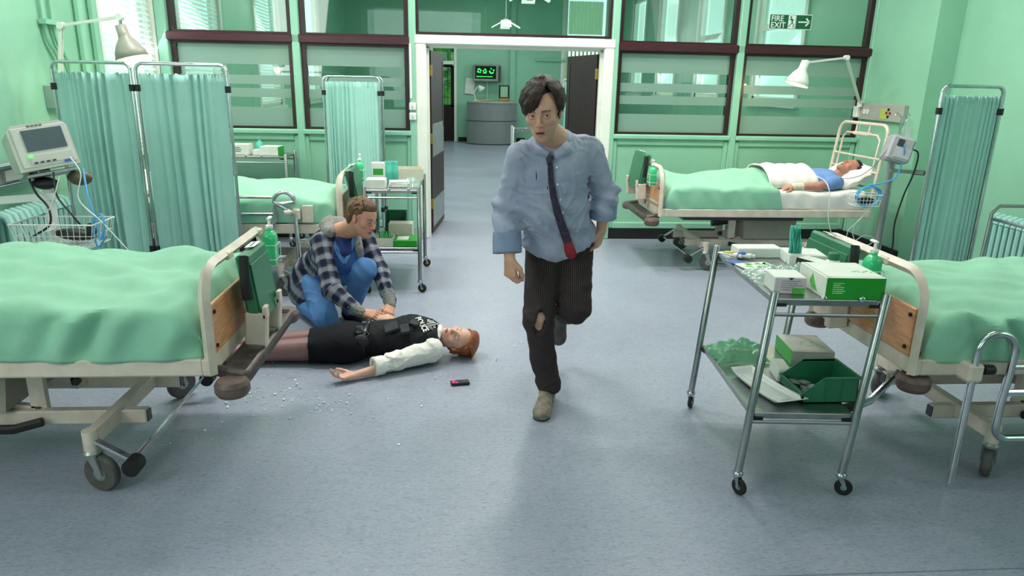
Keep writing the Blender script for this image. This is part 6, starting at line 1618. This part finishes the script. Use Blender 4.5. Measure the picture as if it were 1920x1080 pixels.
F = Field(); F.ell((-.66, 4.12, .10), (.18, .170, .105), None, .05); F.cap((-.70, 4.17, .098), (-.92, 4.17, .085), .092, .078, .07); F.cap((-.70, 4.04, .092), (-.92, 4.03, .083), .090, .078, .07); F.cap((-.7, 4.1, .09), (-.9, 4.1, .085), .09, .08, .06)
keep(F, (-.915, 4.1, .08), (-1, -.12, .0)); F.p.append(('h', V3(0, 0, .003), V3(0, 0, 1), None, None, .003, -1, None)); F.disp = folds(26, .004, 41); F.build('skirt', SKT, wm, .0052)
F = Field(); F.ell((-.30, 4.14, .125), (.21, .175, .115), np.array(rotm(6, 0, 0)), .05); F.ell((-.50, 4.15, .11), (.17, .150, .105), None, .05); F.cap((-.19, 4.03, .12), (-.21, 4.26, .135), .055, .055, .05); F.ell((-.31, 4.07, .16), (.07, .07, .055), None, .05); F.ell((-.31, 4.21, .17), (.07, .07, .055), None, .05)
F.ell((-.10, 4.12, .13), (.06, .065, .09), None, .02, -1); F.p.append(('h', V3(0, 0, .003), V3(0, 0, 1), None, None, .003, -1, None)); F.disp = lambda P: folds(30, .005, 44)(P)+folds(80, .002, 46)(P); F.build('vest', VEST, wm, .005)
WV = F
def wt(x, y, off=.003): z = top(WV, x, y, .5, 0); return (x, y, (z or .2)+off)
def patch(name, x, y, w_, l_, h_, m, rz=0, tilt=0, b=.004, par=None):
    z = wt(x, y, 0)[2]; zx = wt(x+.02, y, 0)[2]; zy = wt(x, y+.02, 0)[2]
    ax = math.atan2(zy-z, .02); ay = -math.atan2(zx-z, .02)
    return MB().box((x, y, z+h_*.3), (w_, l_, h_), Euler((ax, ay, radians(rz))).to_matrix(), b=b).build(name, m, par or wm)
POUCH = mat('dark grey webbing pouch', (36, 38, 46), .7, var=.3, vs=40, bump=.5, bs=100)
patch('pouch', -.415, 4.06, .085, .075, .022, POUCH, 4); patch('pouch', -.33, 4.015, .055, .065, .026, POUCH, 8); patch('radio_mount', -.275, 4.06, .055, .05, .028, POUCH, -20)
p = wt(-.225, 4.045, .004); lt = text('lettering', 'POLICE', (0, 0, 0), .050, WHITEPL, wm, (0, 0, 0), .001, 'CENTER', 1, .001)
zz = wt(-.235, 4.085, 0)[2]; zy = wt(-.235, 4.105, 0)[2]; lt.location = (-.246, 4.066, zz+.001); lt.rotation_euler = Euler((math.atan2(zy-zz, .02), 0, radians(0))); lt.rotation_euler = (Matrix.Rotation(radians(-68), 3, 'Z') @ rotm(-2, -16, 0)).to_euler() if False else Euler((radians(12), radians(14), radians(-68)))
# chequered cravat and badge
q = MB(); q2 = MB()
for i in range(5):
    for j in range(6):
        x = -.195+.013*i; y = 4.085+.0125*j; z = wt(x, y, .003)[2]; (q if (i+j) % 2 else q2).box((x, y, z), (.0130, .0125, .006))
q.build('white_checks', WHITEPL, wm, kind='stuff'); q2.build('black_checks', BLACK, wm, kind='stuff')
patch('silver_badge', -.185, 4.06, .045, .045, .012, mat('brushed badge metal', (120, 124, 130), .35, .6), 25)
F = Field(); F.chain([(-.135, 4.05, .15), (-.125, 4.08, .175), (-.125, 4.15, .18), (-.14, 4.20, .155)], [.014, .015, .015, .013], .01); F.cap((-.135, 4.05, .15), (-.155, 4.03, .11), .014, .012, .01); F.build('shirt_collar', SHEET, wm, .004)
# duty belt
pts = []
for k in range(28):
    a = 2*pi*k/28; pts.append((-.575+.01*sin(a), 4.14+.160*cos(a), max(.012, .11+.108*sin(a))))
q = MB(); q.tube(pts, .012, 6, closed=True); q.build('duty_belt', mat('black belt leather', (24, 24, 26), .35, var=.2), wm)
MB().box((-.60, 4.045, .195), (.05, .075, .03), rotm(25, 0, 5), b=.006).build('belt_pouch', POUCH, wm)
MB().box((-.575, 4.13, .222), (.05, .028, .01), rotm(0, 0, 8), b=.003).build('buckle', CHROME, wm)
for k in range(2):
    q = MB(); c0 = Vector((-.605+.035*k, 4.02-.01*k, .205-.02*k)); q.tube([c0+Vector((.024*cos(a*.628), .016*sin(a*.628), .012*sin(a*.628))) for a in range(10)], .004, 6, closed=True); q.build('handcuff', mat('black steel cuff', (46, 46, 50), .25, .8), wm)
F = Field(); F.ell((-.59, 4.0, .145), (.045, .03, .045), None, .02); F.build('holster', POUCH, wm, .005)
# white shirt sleeves
F = Field(); F.ell((-.165, 4.0, .095), (.062, .065, .07), None, .03); F.cap((-.18, 3.985, .085), (-.375, 3.88, .068), .068, .058, .03); F.cap((-.375, 3.88, .068), (-.455, 3.835, .060), .058, .052, .02)
F.p.append(('h', V3(0, 0, .003), V3(0, 0, 1), None, None, .003, -1, None)); F.disp = lambda P: folds(30, .008, 51)(P)+folds(70, .003, 53)(P); F.build('shirt_sleeve', SHEET, wm, .0048)
cuff(wm, (-.470, 3.826, .060), (-.86, -.48, 0), .056, .055, SHEET, 52)
F = Field(); F.ell((-.205, 4.29, .12), (.055, .055, .06), None, .03); F.cap(wLs, wLe, .060, .052, .03); F.cap(wLe, (-.47, 4.34, .14), .05, .045, .02); F.disp = folds(30, .006, 55); F.build('shirt_sleeve', SHEET, wm, .0055)
q = MB(); q.tube([V3(*wRw)+V3(.055, .03, .002)+V3(-.36*.025*cos(a*.628)*-1*0, 0, 0)+V3(.009*cos(a*.628), -.020*cos(a*.628), .021*sin(a*.628)) for a in range(10)], .0025, 6, closed=True); q.build('bracelet', mat('thin gold bracelet', (190, 150, 80), .3, .9), wm)
for k in range(3): MB().ball(V3(*wRw)+V3(-.13+.012*k, -.045-.006*k, .028), (.007, .007, .004), 8).build('fingernail', mat('red nail varnish', (120, 20, 30), .3), wm) if False else None
HAIRR = mat('auburn hair', (150, 82, 44), .42, var=.35, vs=40, stretch=(.3, 1, 1), bump=.5, bs=220, spec=.5)
F = Field(); F.ell(T(0, -.034, .045), V3(.078, .090, .082)*.95, wB, .01); F.ell(T(0, -.05, -.01), V3(.068, .050, .08)*.93, wB, .02); hs = .93; tp = lambda x, y, z: T(x, y, z); rg = np.random.RandomState(2)
for i in range(46):
    t = i/45; x0 = -.07+.14*t; j = rg.uniform(-1, 1, 4)*.004
    lock([(x0*.75, .060-.5*x0*x0*10*.3+j[0], .098-4*x0*x0), (x0*.95, .028, .122-3*x0*x0+j[1]), (x0*1.05, -.03, .132-3.4*x0*x0), (x0*.95+j[2], -.09, .095), (x0*.6, -.125, .04+j[3])], .0075, .006)
for s_ in (1, -1):
    for i in range(10):
        t = i/9; j = rg.uniform(-1, 1, 3)*.004; lock([(s_*(.062+.004*t), .050-.03*t, .070-.02*t), (s_*(.078+j[0]), .01-.02*t, .045-.05*t), (s_*.074, -.05, .01-.05*t), (s_*.045, -.10, -.01-.03*t)], .007, .005)
F.ell(T(.02, -.118, .03), V3(.045, .035, .045), wB, .02); F.p.append(('h', V3(0, 0, .002), V3(0, 0, 1), None, None, .003, -1, None)); F.build('hair', HAIRR, wm, .0036)

# ------------------------------------------------------------ sleeping patient
pt = thing('person', 'dark-haired patient asleep on his back in a blue gown', 'person')
pc_ = V3(3.895, 6.86, .875); pB = basis((-.30, -.16, .94), (.94, .02, .32)); pn = (3.745, 6.88, .785)
pRs, pRe, pRw = (3.70, 6.70, .765), (3.47, 6.63, .738), (3.225, 6.625, .728)
F = Field(); T = head(F, pc_, pB, .98, .002, pn, .052)
F.ell((3.55, 6.90, .77), (.22, .16, .09), None, .04); F.ell((3.2, 6.95, .76), (.25, .14, .07), None, .04)
F.cap(pRs, pRe, .044, .040, .03); F.cap(pRe, pRw, .040, .028, .015); F.cap((3.68, 7.06, .77), (3.45, 7.12, .74), .045, .04, .03); F.cap((3.45, 7.12, .74), (3.3, 7.05, .78), .04, .03, .02)
for y in (6.98, 7.10): F.cap((3.0, y, .725), (2.5, y, .715), .065, .045, .03); F.cap((2.5, y, .715), (2.14, y, .705), .042, .03, .02); F.ell((2.10, y, .73), (.03, .03, .045), None, .02)
hand(F, pRw, hbasis((-1, -.03, -.06), (.0, -.3, .95)), .95, (.7, .9, .5), -1, .5)
F.build('body', SKIN, pt, .0042, head_color(pc_, pB, .98, (196, 138, 118), (150, 84, 78), (50, 38, 34), .5, .35, True, .002))
F = Field(); F.ell(T(0, -.030, .050), V3(.080, .092, .080), pB, .01); F.ell(T(0, -.06, -.005), V3(.066, .045, .07), pB, .02); hs = .98; tp = lambda x, y, z: T(x, y, z); rg = np.random.RandomState(21)
hair_on(F, T, pB, .98, short_hair(21, 70, 30, 4, -46))
F.build('hair', mat('near black hair', (48, 36, 34), .45, var=.3, vs=30, bump=.5, bs=200), pt, .0048)
GOWN = mat('blue patient gown', (110, 146, 204), .9, var=.08, vs=9, bump=.3, bs=200)
F = Field(); F.ell((3.60, 6.90, .775), (.19, .175, .105), None, .05); F.cap((3.66, 6.76, .785), (3.68, 7.06, .785), .07, .07, .05); F.cap(pRs, (3.60, 6.665, .752), .066, .060, .03); F.cap((3.70, 6.84, .81), (3.73, 6.90, .80), .055, .06, .03); F.ell(T(0, .02, -.12), (.06, .05, .05), None, .01, -1); F.disp = folds(32, .006, 61); F.build('gown', GOWN, pt, .0055)
F = Field(); F.cap((3.235, 6.625, .728), (3.315, 6.627, .731), .036, .036, .01); F.disp = folds(60, .002, 5); F.build('wrist_bandage', mat('cream bandage', (222, 214, 190), .9, bump=.4, bs=150), pt, .0045)

for ch in pt.children:  # the patient is scaled towards the camera along with the bed
    for v in ch.data.vertices: v.co = (v.co.x*.945, v.co.y*.945, lift(v.co.z))
